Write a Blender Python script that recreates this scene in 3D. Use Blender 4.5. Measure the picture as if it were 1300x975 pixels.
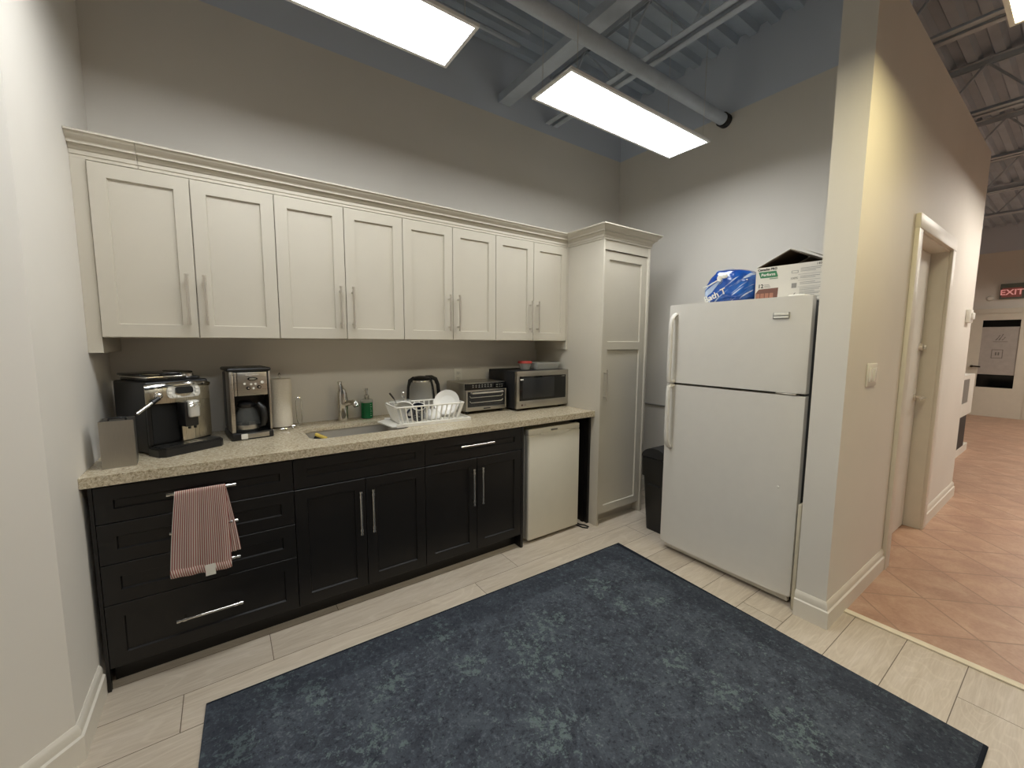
import bpy, bmesh, math, random
from mathutils import Vector, Matrix
PI = math.pi
rnd = random.Random(7)
for o in list(bpy.data.objects): bpy.data.objects.remove(o)
S = bpy.context.scene
COL = S.collection

# ------------------------------------------------------------------ camera
cam_d = bpy.data.cameras.new('camera'); cam = bpy.data.objects.new('camera', cam_d); COL.objects.link(cam)
yaw, pitch, roll = math.radians(35.2254), math.radians(5.8712), math.radians(0.3148)
fw = Vector((math.sin(yaw)*math.cos(pitch), math.cos(yaw)*math.cos(pitch), -math.sin(pitch)))
rt = Vector((math.cos(yaw), -math.sin(yaw), 0)); up = rt.cross(fw)
r2 = math.cos(roll)*rt + math.sin(roll)*up; u2 = -math.sin(roll)*rt + math.cos(roll)*up
m = Matrix((r2, u2, -fw)).transposed().to_4x4(); m.translation = (0, 0, 1.443)
cam.matrix_world = m
cam_d.sensor_width = 36; cam_d.lens = 519.6575/1300*36; cam_d.clip_start = 0.02
S.camera = cam

# ------------------------------------------------------------------ light / exposure
PANEL_EMIT = 10.0
WARM_EMIT = 9.0
HALL_EMIT = 16.0
w = bpy.data.worlds.new('world'); S.world = w; w.use_nodes = True
w.node_tree.nodes['Background'].inputs[0].default_value = (0.75, 0.8, 0.9, 1)
w.node_tree.nodes['Background'].inputs[1].default_value = 0.02
vs = S.view_settings
vs.view_transform = 'Standard'; vs.look = 'None'; vs.gamma = 1; vs.use_curve_mapping = False
vs.exposure = 0.75

# ------------------------------------------------------------------ materials
def lin(c):
    r = []
    for v in c:
        v /= 255.0
        r.append(v/12.92 if v <= 0.04045 else ((v+0.055)/1.055)**2.4)
    return (*r, 1)
MATS = {}
class NT:
    def __init__(s, name):
        s.m = bpy.data.materials.new(name); s.m.use_nodes = True
        s.t = s.m.node_tree; s.b = s.t.nodes['Principled BSDF']
    def n(s, typ, **kw):
        nd = s.t.nodes.new(typ)
        for k, v in kw.items():
            if k.startswith('i_'):
                key = k[2:]
                key = int(key) if key.isdigit() else key.replace('_', ' ')
                nd.inputs[key].default_value = v
            else: setattr(nd, k, v)
        return nd
    def l(s, a, b): s.t.links.new(a, b)
    def ramp(s, src, stops):
        r = s.n('ShaderNodeValToRGB'); e = r.color_ramp.elements
        while len(e) < len(stops): e.new(0.5)
        for i, (p, c) in enumerate(stops): e[i].position = p; e[i].color = c
        s.l(src, r.inputs[0]); return r.outputs[0]
    def mix(s, f, a, b, blend='MIX'):
        x = s.n('ShaderNodeMix', data_type='RGBA', blend_type=blend)
        for sock, v in ((x.inputs[0], f), (x.inputs[6], a), (x.inputs[7], b)):
            if hasattr(v, 'is_output'): s.l(v, sock)
            else: sock.default_value = v
        return x.outputs[2]
    def math(s, op, a, b=0.0, c=None):
        x = s.n('ShaderNodeMath', operation=op)
        for sock, v in zip(x.inputs, (a, b, c)):
            if v is None: continue
            if hasattr(v, 'is_output'): s.l(v, sock)
            else: sock.default_value = v
        return x.outputs[0]
    def coord(s, scale=(1, 1, 1), rot=(0, 0, 0), loc=(0, 0, 0)):
        tc = s.n('ShaderNodeTexCoord'); mp = s.n('ShaderNodeMapping')
        mp.inputs['Scale'].default_value = scale; mp.inputs['Rotation'].default_value = rot; mp.inputs['Location'].default_value = loc
        s.l(tc.outputs['Object'], mp.inputs[0]); return mp.outputs[0]
    def noise(s, vec, scale, detail=4, rough=0.55, dist=0.0):
        x = s.n('ShaderNodeTexNoise'); s.l(vec, x.inputs['Vector'])
        x.inputs['Scale'].default_value = scale; x.inputs['Detail'].default_value = detail
        x.inputs['Roughness'].default_value = rough; x.inputs['Distortion'].default_value = dist
        return x.outputs['Fac']
    def bump(s, h, strength=0.2, dist=0.01):
        x = s.n('ShaderNodeBump'); x.inputs['Strength'].default_value = strength; x.inputs['Distance'].default_value = dist
        s.l(h, x.inputs['Height']); s.l(x.outputs[0], s.b.inputs['Normal'])
    def set(s, **kw):
        for k, v in kw.items():
            sock = s.b.inputs[k.replace('_', ' ')]
            if hasattr(v, 'is_output'): s.l(v, sock)
            else: sock.default_value = v

def mat(name, col, rough=0.5, metal=0.0, var=0.06, scale=12, bump=0.0, bscale=60, stretch=(1, 1, 1), **kw):
    """procedural material: base colour with slight noise variation, optional bump"""
    if name in MATS: return MATS[name]
    t = NT(name); c = lin(col)
    v = t.coord(stretch)
    n = t.noise(v, scale)
    lo = tuple(x*(1-var) for x in c[:3])+(1,); hi = tuple(min(1, x*(1+var)) for x in c[:3])+(1,)
    t.set(Base_Color=t.ramp(n, [(0.3, lo), (0.7, hi)]), Roughness=rough, Metallic=metal)
    if bump: t.bump(t.noise(v, bscale, 3), bump, 0.004)
    if kw: t.set(**kw)
    MATS[name] = t.m; return t.m

def emit_mat(name, col, strength):
    t = NT(name); v = t.coord(); n = t.noise(v, 3)
    c = lin(col)
    t.set(Base_Color=(0.8, 0.8, 0.8, 1), Emission_Color=t.ramp(n, [(0, c), (1, c)]), Emission_Strength=strength)
    MATS[name] = t.m; return t.m

def wall_mat():
    t = NT('wall_paint'); v = t.coord()
    n = t.noise(v, 1.5); base = t.ramp(n, [(0.3, lin((222, 217, 208))), (0.7, lin((227, 222, 213)))])
    x = t.n('ShaderNodeSeparateXYZ'); t.l(v, x.inputs[0])
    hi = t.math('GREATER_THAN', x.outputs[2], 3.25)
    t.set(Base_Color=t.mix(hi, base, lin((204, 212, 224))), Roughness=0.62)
    t.bump(t.noise(v, 180, 2), 0.06, 0.002)
    return t.m
WALL = wall_mat()

def granite():
    t = NT('speckled_stone'); v = t.coord()
    a = t.noise(v, 90, 5, 0.7); b = t.noise(v, 260, 3, 0.6); c = t.noise(v, 9, 3)
    base = t.ramp(a, [(0.32, lin((118, 102, 78))), (0.46, lin((184, 170, 144))), (0.58, lin((208, 197, 172))), (0.70, lin((232, 225, 206)))])
    sp = t.ramp(b, [(0.34, (1, 1, 1, 1)), (0.42, (0, 0, 0, 1))])
    base = t.mix(sp, base, lin((92, 76, 56)))
    base = t.mix(0.18, base, t.ramp(c, [(0.3, lin((178, 162, 136))), (0.7, lin((214, 204, 182)))]))
    t.set(Base_Color=base, Roughness=0.22)
    return t.m

def oak_floor():
    t = NT('pale_oak_planks'); v = t.coord()
    br = t.n('ShaderNodeTexBrick', offset=0.0, offset_frequency=2, squash=1.0)
    xx = t.n('ShaderNodeSeparateXYZ'); t.l(v, xx.inputs[0])
    row = t.math('FLOOR', t.math('DIVIDE', xx.outputs[1], 0.2025))
    px = t.math('SUBTRACT', t.math('MULTIPLY_ADD', row, -0.32, 3.2-0.115+13.7), t.math('MULTIPLY', xx.outputs[0], -1.0))
    cb = t.n('ShaderNodeCombineXYZ'); t.l(px, cb.inputs[0]); t.l(xx.outputs[1], cb.inputs[1]); t.l(cb.outputs[0], br.inputs['Vector'])
    for k, val in (('Scale', 1.0), ('Mortar Size', 0.0016), ('Mortar Smooth', 0.1), ('Bias', 0.0), ('Brick Width', 1.37), ('Row Height', 0.2025)):
        br.inputs[k].default_value = val
    br.inputs['Color1'].default_value = (0, 0, 0, 1); br.inputs['Color2'].default_value = (1, 1, 1, 1); br.inputs['Mortar'].default_value = (0.5, 0.5, 0.5, 1)
    # per plank shift of the grain
    sh = t.n('ShaderNodeVectorMath', operation='MULTIPLY_ADD'); t.l(br.outputs['Color'], sh.inputs[0])
    sh.inputs[1].default_value = (7.3, 3.1, 0); t.l(v, sh.inputs[2])
    st = t.n('ShaderNodeMapping'); st.inputs['Scale'].default_value = (1.3, 11, 1); t.l(sh.outputs[0], st.inputs[0])
    g = t.noise(st.outputs[0], 2.2, 6, 0.62, 0.9)
    st2 = t.n('ShaderNodeMapping'); st2.inputs['Scale'].default_value = (6, 90, 1); t.l(sh.outputs[0], st2.inputs[0])
    f = t.noise(st2.outputs[0], 2.0, 4, 0.6)
    # cathedral rings
    st3 = t.n('ShaderNodeMapping'); st3.inputs['Scale'].default_value = (1.1, 5.0, 1); t.l(sh.outputs[0], st3.inputs[0])
    k = t.noise(st3.outputs[0], 1.4, 1, 0.4, 0.6)
    rings = t.math('SINE', t.math('MULTIPLY', k, 70.0))
    c = t.ramp(g, [(0.25, lin((182, 169, 151))), (0.5, lin((199, 187, 170))), (0.75, lin((209, 198, 184)))])
    c = t.mix(t.math('MULTIPLY', t.ramp(f, [(0.4, (0, 0, 0, 1)), (0.62, (1, 1, 1, 1))]), 0.25), c, lin((170, 152, 132)))
    c = t.mix(t.ramp(rings, [(0.70, (0, 0, 0, 1)), (1.0, (0.20, 0.20, 0.20, 1))]), c, lin((226, 216, 200)))
    tone = t.ramp(br.outputs['Color'], [(0, (0.90, 0.90, 0.90, 1)), (1, (1.03, 1.03, 1.03, 1))])
    c = t.mix(1.0, c, tone, 'MULTIPLY')
    c = t.mix(br.outputs['Fac'], c, lin((96, 82, 68)))
    t.set(Base_Color=c, Roughness=0.38)
    t.bump(t.math('SUBTRACT', t.math('MULTIPLY', f, 0.12), br.outputs['Fac']), 0.25, 0.002)
    return t.m

def terracotta():
    t = NT('terracotta_tiles'); v = t.coord()
    br = t.n('ShaderNodeTexBrick', offset=0.0, offset_frequency=2, squash=1.0)
    mp = t.coord(rot=(0, 0, -PI/4), loc=(-2.570, 1.948, 0)); t.l(mp, br.inputs['Vector'])
    for k, val in (('Scale', 1.0), ('Mortar Size', 0.005), ('Mortar Smooth', 0.2), ('Bias', 0.0), ('Brick Width', 0.3375), ('Row Height', 0.3375)):
        br.inputs[k].default_value = val
    br.inputs['Color1'].default_value = (0, 0, 0, 1); br.inputs['Color2'].default_value = (1, 1, 1, 1)
    n = t.noise(v, 5.5, 5, 0.6, 0.5); n2 = t.noise(v, 60, 3)
    c = t.ramp(n, [(0.28, lin((168, 130, 108))), (0.5, lin((186, 149, 124))), (0.72, lin((203, 171, 146)))])
    tone = t.ramp(br.outputs['Color'], [(0, (0.90, 0.88, 0.87, 1)), (1, (1.04, 1.02, 1.0, 1))])
    c = t.mix(1.0, c, tone, 'MULTIPLY')
    c = t.mix(0.15, c, t.ramp(n2, [(0.3, lin((150, 104, 82))), (0.7, lin((216, 178, 150)))]))
    c = t.mix(br.outputs['Fac'], c, lin((158, 126, 104)))
    t.set(Base_Color=c, Roughness=0.42)
    t.bump(t.math('SUBTRACT', t.math('MULTIPLY', n, 0.15), br.outputs['Fac']), 0.5, 0.004)
    return t.m

def rug_mat():
    t = NT('distressed_rug_pile'); v = t.coord()
    x = t.n('ShaderNodeSeparateXYZ'); t.l(v, x.inputs[0])
    warp = t.n('ShaderNodeTexNoise'); t.l(v, warp.inputs['Vector']); warp.inputs['Scale'].default_value = 7; warp.inputs['Detail'].default_value = 3
    wv = t.n('ShaderNodeVectorMath', operation='MULTIPLY_ADD'); t.l(warp.outputs['Color'], wv.inputs[0]); wv.inputs[1].default_value = (0.16, 0.16, 0); t.l(v, wv.inputs[2])
    big = t.noise(v, 2.1, 2, 0.5); med = t.noise(v, 7, 6, 0.75, 0.2); fine = t.noise(v, 120, 3, 0.7); fl = t.noise(v, 34, 5, 0.78, 0.0); fl2 = t.noise(v, 62, 3, 0.62, 0.0)
    base = t.ramp(med, [(0.32, lin((53, 57, 65))), (0.5, lin((69, 74, 83))), (0.68, lin((83, 90, 98)))])
    # medallions: rings of worn, speckled, greenish leaf shapes
    SPOTS = [(0.258, 0.502, 0.13), (0.079, 0.308, 0.15), (0.06, 0.466, 0.1), (-0.222, 0.75, 0.1), (-0.23, 0.936, 0.08), (-0.187, 0.484, 0.1), (-0.517, 0.573, 0.1), (-0.333, 0.892, 0.07), (-0.934, 0.826, 0.12), (-0.804, 0.693, 0.1), (0.703, 0.576, 0.12), (0.679, 0.376, 0.08), (0.881, 0.325, 0.09), (0.598, -0.236, 0.12), (0.666, -0.467, 0.13), (0.584, -0.027, 0.08), (-0.106, 0.026, 0.14), (-0.646, 0.349, 0.12), (-1.071, 0.597, 0.09), (0.083, 0.984, 0.07)]
    tot = None
    flat = t.n('ShaderNodeVectorMath', operation='MULTIPLY'); t.l(wv.outputs[0], flat.inputs[0]); flat.inputs[1].default_value = (1, 1, 0)
    for sx, sy, sr in SPOTS:
        dd = t.n('ShaderNodeVectorMath', operation='DISTANCE'); t.l(flat.outputs[0], dd.inputs[0]); dd.inputs[1].default_value = (sx+0.08, sy+0.08, 0)
        q = t.n('ShaderNodeMapRange', interpolation_type='SMOOTHSTEP'); t.l(dd.outputs['Value'], q.inputs[0])
        q.inputs[1].default_value = sr*0.35; q.inputs[2].default_value = sr*1.15; q.inputs[3].default_value = 1.0; q.inputs[4].default_value = 0.0
        tot = q.outputs[0] if tot is None else t.math('MAXIMUM', tot, q.outputs[0])
    leaf = t.math('ADD', fl, t.math('MULTIPLY', tot, 0.095))
    c = t.mix(t.ramp(leaf, [(0.598, (0, 0, 0, 1)), (0.635, (0.70, 0.70, 0.70, 1))]), base, lin((106, 121, 121)))
    # pale and dark flecks of pile all over
    c = t.mix(t.ramp(fl2, [(0.57, (0, 0, 0, 1)), (0.65, (0.45, 0.45, 0.45, 1))]), c, lin((108, 116, 124)))
    c = t.mix(t.ramp(fl2, [(0.36, (0.55, 0.55, 0.55, 1)), (0.41, (0, 0, 0, 1))]), c, lin((34, 38, 46)))
    # a few scrolling vine lines
    vl = t.n('ShaderNodeTexVoronoi', feature='DISTANCE_TO_EDGE'); t.l(wv.outputs[0], vl.inputs['Vector']); vl.inputs['Scale'].default_value = 2.6
    ln = t.math('MULTIPLY', t.ramp(vl.outputs['Distance'], [(0.006, (1, 1, 1, 1)), (0.014, (0, 0, 0, 1))]), t.ramp(fl2, [(0.42, (0, 0, 0, 1)), (0.5, (1, 1, 1, 1))]))
    c = t.mix(t.math('MULTIPLY', ln, 0.28), c, lin((104, 116, 118)))
    dk = t.ramp(fine, [(0.3, (0.80, 0.80, 0.80, 1)), (0.65, (1.08, 1.08, 1.08, 1))])
    c = t.mix(1.0, c, dk, 'MULTIPLY')
    # dark border band with its own small figure
    ex = t.math('MINIMUM', t.math('ADD', x.outputs[0], 0.0), 10.0)
    c2 = t.mix(t.ramp(fl, [(0.52, (0, 0, 0, 1)), (0.68, (0.55, 0.55, 0.55, 1))]), lin((42, 46, 55)), lin((78, 87, 96)))
    bx = t.math('ABSOLUTE', x.outputs[0]); by = t.math('ABSOLUTE', x.outputs[1])
    d = t.math('MAXIMUM', t.math('SUBTRACT', bx, 1.194-0.17), t.math('SUBTRACT', by, 0.882-0.17))
    bd = t.ramp(t.math('ADD', d, 0.5), [(0.49, (0, 0, 0, 1)), (0.51, (1, 1, 1, 1))])
    c = t.mix(t.math('MULTIPLY', bd, 0.45), c, c2)
    edge = t.math('GREATER_THAN', d, 0.158)
    c = t.mix(edge, c, lin((30, 34, 42)))
    t.set(Base_Color=c, Roughness=0.95, Specular_IOR_Level=0.15)
    t.bump(fine, 0.4, 0.004)
    return t.m

def stripes_mat():
    t = NT('red_striped_cotton'); v = t.coord()
    uv = t.n('ShaderNodeUVMap'); x = t.n('ShaderNodeSeparateXYZ'); t.l(uv.outputs[0], x.inputs[0])
    s = t.math('SINE', t.math('MULTIPLY', x.outputs[0], 2*PI*27))
    n = t.noise(v, 300, 3); n2 = t.noise(v, 14, 3)
    c = t.mix(t.ramp(t.math('MULTIPLY_ADD', s, 0.5, 0.5), [(0.36, (0, 0, 0, 1)), (0.60, (1, 1, 1, 1))]), lin((190, 112, 106)), lin((252, 242, 232)))
    c = t.mix(t.math('MULTIPLY', n2, 0.12), c, lin((190, 140, 120)))
    t.set(Base_Color=c, Roughness=0.95); t.bump(n, 0.3, 0.002)
    return t.m

def brushed(name, col, rough=0.3, stretch=(1, 1, 40)):
    if name in MATS: return MATS[name]
    t = NT(name); v = t.coord(stretch); n = t.noise(v, 20, 3)
    c = lin(col)
    t.set(Base_Color=t.ramp(n, [(0.3, tuple(x*0.88 for x in c[:3])+(1,)), (0.7, c)]), Metallic=1.0,
          Roughness=t.ramp(n, [(0.2, (rough*0.8,)*3+(1,)), (0.8, (rough*1.2,)*3+(1,))]))
    MATS[name] = t.m; return t.m

def glass(name, col=(235, 240, 240), alpha=0.28, rough=0.05):
    """thin clear wall: mostly transparent, with a glossy surface"""
    if name in MATS: return MATS[name]
    t = NT(name); v = t.coord(); n = t.noise(v, 6)
    c = lin(col)
    t.set(Base_Color=t.ramp(n, [(0.2, tuple(x*.95 for x in c[:3])+(1,)), (0.8, c)]), Roughness=rough, Alpha=alpha, Specular_IOR_Level=0.7)
    MATS[name] = t.m; return t.m

GRAN = granite(); OAK = oak_floor(); TERRA = terracotta(); RUG = rug_mat(); STRIPE = stripes_mat()
CREAM = mat('cream_cabinet_paint', (199, 192, 177), 0.42, var=0.02, scale=4)
ESPR = mat('espresso_black_lacquer', (15, 13, 13), 0.38, var=0.15, scale=8)
DARKIN = mat('niche_black', (8, 8, 8), 0.8)  # plain matte black of the espresso machine's cup niche
TRIM = mat('white_trim_paint', (222, 216, 204), 0.4, var=0.02)
DOORW = mat('white_door_paint', (226, 222, 212), 0.42, var=0.02)
NICKEL = mat('satin_nickel', (212, 206, 196), 0.30, 0.85, var=0.02)
CHROME = mat('chrome', (215, 213, 208), 0.10, 1.0, var=0.02)
STEEL = brushed('brushed_steel', (188, 184, 176), 0.34, (40, 1, 1))
STEELV = brushed('brushed_steel_upright', (186, 180, 170), 0.30, (1, 1, 30))
CHAMP = brushed('champagne_steel', (196, 188, 168), 0.30, (40, 1, 1))
BLACKP = mat('black_plastic', (20, 20, 21), 0.35, var=0.1)
BLACKM = mat('matte_black_plastic', (26, 26, 28), 0.55, var=0.1)
GLOSSB = mat('gloss_black_glass', (10, 11, 12), 0.08)
WHITEP = mat('white_plastic', (232, 229, 220), 0.35, var=0.02)
FRIDGEW = mat('white_appliance_enamel', (222, 218, 210), 0.38, var=0.015, bump=0.05, bscale=500)
MINIW = mat('ivory_appliance_enamel', (222, 216, 200), 0.4, var=0.015)
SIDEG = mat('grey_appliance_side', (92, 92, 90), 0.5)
CERAM = mat('white_ceramic', (236, 234, 228), 0.18, var=0.02)
DECK = mat('painted_steel_deck', (172, 184, 198), 0.7, var=0.10, scale=3)
JOIST = mat('painted_joist_steel', (186, 195, 206), 0.6, var=0.06)
PANELW = mat('white_aluminium', (230, 230, 228), 0.4, var=0.02)
PANEL_L = emit_mat('led_diffuser', (247, 250, 251), PANEL_EMIT)
PANEL_W = emit_mat('warm_led_diffuser', (255, 238, 180), WARM_EMIT)
PANEL_H = emit_mat('hall_led_diffuser', (255, 247, 235), HALL_EMIT)
CLEAR = glass('clear_glass'); CLEARP = glass('clear_plastic', (226, 226, 220), 0.38, 0.15)
SMOKE = glass('smoked_plastic', (40, 40, 42), 0.75, 0.08)

# ------------------------------------------------------------------ mesh helpers
def box(bm, x0, x1, y0, y1, z0, z1, bev=0.0, seg=2):
    vs_ = [bm.verts.new((x, y, z)) for x in (x0, x1) for y in (y0, y1) for z in (z0, z1)]
    F = [(0, 1, 3, 2), (4, 6, 7, 5), (0, 4, 5, 1), (2, 3, 7, 6), (0, 2, 6, 4), (1, 5, 7, 3)]
    fs = [bm.faces.new([vs_[i] for i in f]) for f in F]
    if bev:
        es = list({e for f in fs for e in f.edges})
        bmesh.ops.bevel(bm, geom=es, offset=bev, segments=seg, affect='EDGES', profile=0.5)
    return vs_

def frame_of(d):
    d = d.normalized(); a = Vector((0, 0, 1)) if abs(d.z) < 0.9 else Vector((1, 0, 0))
    u = d.cross(a).normalized(); return u, d.cross(u).normalized()

def tube(bm, pts, r, seg=8, cap=True, closed=False, flat=1.0):
    pts = [Vector(p) for p in pts]; n = len(pts)
    rs = r if isinstance(r, (list, tuple)) else [r]*n
    rings = []; u = None
    for i, p in enumerate(pts):
        if closed: d = (pts[(i+1) % n]-pts[i-1])
        else: d = pts[min(i+1, n-1)]-pts[max(i-1, 0)]
        d.normalize()
        if u is None: u, v = frame_of(d)
        else:
            u = (u-d*u.dot(d))
            if u.length < 1e-6: u, _ = frame_of(d)
            u.normalize()
        v = d.cross(u)
        rings.append([bm.verts.new(p+(u*math.cos(2*PI*k/seg)+v*flat*math.sin(2*PI*k/seg))*rs[i]) for k in range(seg)])
    for i in range(n if closed else n-1):
        a, b = rings[i], rings[(i+1) % n]
        for k in range(seg):
            bm.faces.new((a[k], a[(k+1) % seg], b[(k+1) % seg], b[k]))
    if cap and not closed:
        bm.faces.new(rings[0][::-1]); bm.faces.new(rings[-1])

def cyl(bm, p0, p1, r0, r1=None, seg=20):
    tube(bm, [p0, p1], [r0, r0 if r1 is None else r1], seg)

def lathe(bm, prof, c=(0, 0, 0), seg=32, M=None):
    rings = []
    for r, z in prof:
        if r < 1e-6:
            rings.append([bm.verts.new((c[0], c[1], c[2]+z))])
        else:
            rings.append([bm.verts.new((c[0]+r*math.cos(2*PI*k/seg), c[1]+r*math.sin(2*PI*k/seg), c[2]+z)) for k in range(seg)])
    for a, b in zip(rings, rings[1:]):
        for k in range(seg):
            k2 = (k+1) % seg
            if len(a) == 1 and len(b) == 1: break
            if len(a) == 1: bm.faces.new((a[0], b[k2], b[k]))
            elif len(b) == 1: bm.faces.new((a[k], a[k2], b[0]))
            else: bm.faces.new((a[k], a[k2], b[k2], b[k]))
    vsx = [v for r_ in rings for v in r_]
    if M is not None: bmesh.ops.transform(bm, matrix=M, verts=vsx)
    return vsx

def sphere(bm, c, r, sx=1, sy=1, sz=1, seg=16):
    g = bmesh.ops.create_uvsphere(bm, u_segments=seg, v_segments=seg//2, radius=r)
    bmesh.ops.transform(bm, matrix=Matrix.Translation(c) @ Matrix.Diagonal((sx, sy, sz, 1)), verts=g['verts'])
    return g['verts']

def extrude_poly(bm, pts, axis, a, b):
    """closed polygon in the plane across `axis`, extruded from a to b"""
    def P(p, t):
        if axis == 'x': return (t, p[0], p[1])
        if axis == 'y': return (p[0], t, p[1])
        return (p[0], p[1], t)
    A = [bm.verts.new(P(p, a)) for p in pts]; B = [bm.verts.new(P(p, b)) for p in pts]
    n = len(pts)
    bm.faces.new(A); bm.faces.new(B[::-1])
    for i in range(n): bm.faces.new((A[i], B[i], B[(i+1) % n], A[(i+1) % n]))
    return A+B

def sweep(bm, path, prof, pre=None, post=None):
    """profile (out, z) swept along a horizontal path; out is to the right of travel; mitred corners"""
    P = [Vector((p[0], p[1])) for p in path]; rings = []
    for i, p in enumerate(P):
        d0 = (P[i]-P[i-1]).normalized() if i else (Vector(pre) if pre else None)
        d1 = (P[i+1]-P[i]).normalized() if i < len(P)-1 else (Vector(post) if post else None)
        n0 = Vector((d0.y, -d0.x)) if d0 else None; n1 = Vector((d1.y, -d1.x)) if d1 else None
        if n0 is None: nn = n1
        elif n1 is None: nn = n0
        else:
            nn = (n0+n1).normalized(); nn = nn/max(0.2, nn.dot(n0))
        rings.append([bm.verts.new((p.x+nn.x*o, p.y+nn.y*o, z)) for o, z in prof])
    k = len(prof)
    for a, b in zip(rings, rings[1:]):
        for j in range(k):
            bm.faces.new((a[j], b[j], b[(j+1) % k], a[(j+1) % k]))
    bm.faces.new(rings[0]); bm.faces.new(rings[-1][::-1])

def shaker(bm, x0, x1, z0, z1, y, th=0.02, rail=0.058, rec=0.011, ch=0.003):
    """framed door facing -y: bevelled rim, flat frame, recessed panel"""
    def loop(i, yy): return [bm.verts.new(p) for p in ((x0+i, yy, z0+i), (x1-i, yy, z0+i), (x1-i, yy, z1-i), (x0+i, yy, z1-i))]
    L = [loop(0, y+th), loop(0, y+0.0015), loop(0.0015, y), loop(rail, y), loop(rail+ch, y+rec)]
    bm.faces.new(L[0][::-1])
    for a, b in zip(L, L[1:]):
        for k in range(4): bm.faces.new((a[k], a[(k+1) % 4], b[(k+1) % 4], b[k]))
    bm.faces.new(L[-1])

def xform(bm, M, verts=None):
    bmesh.ops.transform(bm, matrix=M, verts=verts or bm.verts[:])

def BM(): return bmesh.new()
def finish(bm, name, m, angle=35, smooth=True):
    bmesh.ops.recalc_face_normals(bm, faces=bm.faces[:])
    me = bpy.data.meshes.new(name); bm.to_mesh(me); bm.free()
    if smooth:
        for p in me.polygons: p.use_smooth = True
        me.set_sharp_from_angle(angle=math.radians(angle))
    if m is not None: me.materials.append(m)
    return me

ROOTM = {}
def tag(o, label, cat, group=None, kind=None):
    o['label'] = label; o['category'] = cat
    if group: o['group'] = group
    if kind: o['kind'] = kind
    return o
class Thing:
    def __init__(s, name, label, cat, loc=(0, 0, 0), rz=0.0, group=None, kind=None):
        s.o = bpy.data.objects.new(name, None); COL.objects.link(s.o)
        s.o.empty_display_size = 0.05
        s.o.location = loc; s.o.rotation_euler = (0, 0, rz)
        s.M = Matrix.Translation(loc) @ Matrix.Rotation(rz, 4, 'Z')
        if kind == 'structure':
            s.o['kind'] = kind
            if label: s.o['label'] = label
            if cat: s.o['category'] = cat
        else: tag(s.o, label, cat, group, kind)
    def part(s, name, bm, m, parent=None, world=False, label=None, angle=35):
        if world: bmesh.ops.transform(bm, matrix=s.M.inverted(), verts=bm.verts[:])
        o = bpy.data.objects.new(name, finish(bm, name, m, angle)); COL.objects.link(o)
        o.parent = parent or s.o
        if label: o['label'] = label
        return o
def solo(name, bm, m, label, cat, loc=(0, 0, 0), rz=0, group=None, world=False, angle=35):
    M = Matrix.Translation(loc) @ Matrix.Rotation(rz, 4, 'Z')
    if world: bmesh.ops.transform(bm, matrix=M.inverted(), verts=bm.verts[:])
    o = bpy.data.objects.new(name, finish(bm, name, m, angle)); COL.objects.link(o)
    o.location = loc; o.rotation_euler = (0, 0, rz)
    return tag(o, label, cat, group)
def struct(name, bm, m, angle=35):
    o = bpy.data.objects.new(name, finish(bm, name, m, angle)); COL.objects.link(o); o['kind'] = 'structure'; return o
def text_bm(body, size, M, extrude=0.0004, bold=0.0):
    cu = bpy.data.curves.new('t', 'FONT'); cu.body = body; cu.size = size; cu.extrude = extrude; cu.offset = bold
    cu.align_x = 'CENTER'; cu.align_y = 'CENTER'; cu.resolution_u = 3
    ob = bpy.data.objects.new('t', cu); me = bpy.data.meshes.new_from_object(ob)
    bm = BM(); bm.from_mesh(me); bpy.data.objects.remove(ob); bpy.data.curves.remove(cu); bpy.data.meshes.remove(me)
    xform(bm, M); return bm
def copy_tree(o, parent=None):
    c = o.copy(); COL.objects.link(c)
    if parent: c.parent = parent
    for ch in list(o.children): copy_tree(ch, c)
    return c
def T(x, y, z): return Matrix.Translation((x, y, z))
def R(a, ax): return Matrix.Rotation(a, 4, ax)
FRONT = R(PI/2, 'X')      # text laid in XY -> standing, facing -y

# ------------------------------------------------------------------ the shell
YB, XR, XL = 2.92, 3.386, -0.478
DECKZ = 3.74
bm = BM(); extrude_poly(bm, [(-3.2, -4.5), (2.69, -4.5), (2.69, 0.74), (3.45, 0.74), (3.45, 3.0), (-3.2, 3.0)], 'z', -0.1, 0.0); struct('floor', bm, OAK)
bm = BM(); extrude_poly(bm, [(2.69, -4.5), (13.0, -4.5), (13.0, 3.0), (3.45, 3.0), (3.45, 0.74), (2.69, 0.74)], 'z', -0.1, 0.0); struct('floor_hall', bm, TERRA)
bm = BM(); box(bm, 2.668, 2.708, -4.4, 0.665, 0.0, 0.007, 0.003); struct('trim_1', bm, mat('cream_threshold', (236, 226, 204), 0.35))
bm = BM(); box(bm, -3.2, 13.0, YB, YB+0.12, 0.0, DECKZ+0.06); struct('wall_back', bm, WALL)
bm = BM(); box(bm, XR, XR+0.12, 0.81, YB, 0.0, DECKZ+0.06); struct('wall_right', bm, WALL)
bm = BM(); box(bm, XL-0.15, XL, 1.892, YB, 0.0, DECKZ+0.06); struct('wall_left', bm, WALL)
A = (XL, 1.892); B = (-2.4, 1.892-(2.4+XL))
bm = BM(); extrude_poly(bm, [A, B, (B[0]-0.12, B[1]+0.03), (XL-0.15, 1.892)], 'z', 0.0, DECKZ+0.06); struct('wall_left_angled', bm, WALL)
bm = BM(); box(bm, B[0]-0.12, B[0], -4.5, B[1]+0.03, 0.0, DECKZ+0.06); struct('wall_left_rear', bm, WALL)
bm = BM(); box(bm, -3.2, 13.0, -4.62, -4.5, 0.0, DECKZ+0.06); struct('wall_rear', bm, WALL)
FARW = mat('far_wall_paint', (150, 146, 136), 0.6, var=0.03, scale=2)
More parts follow.
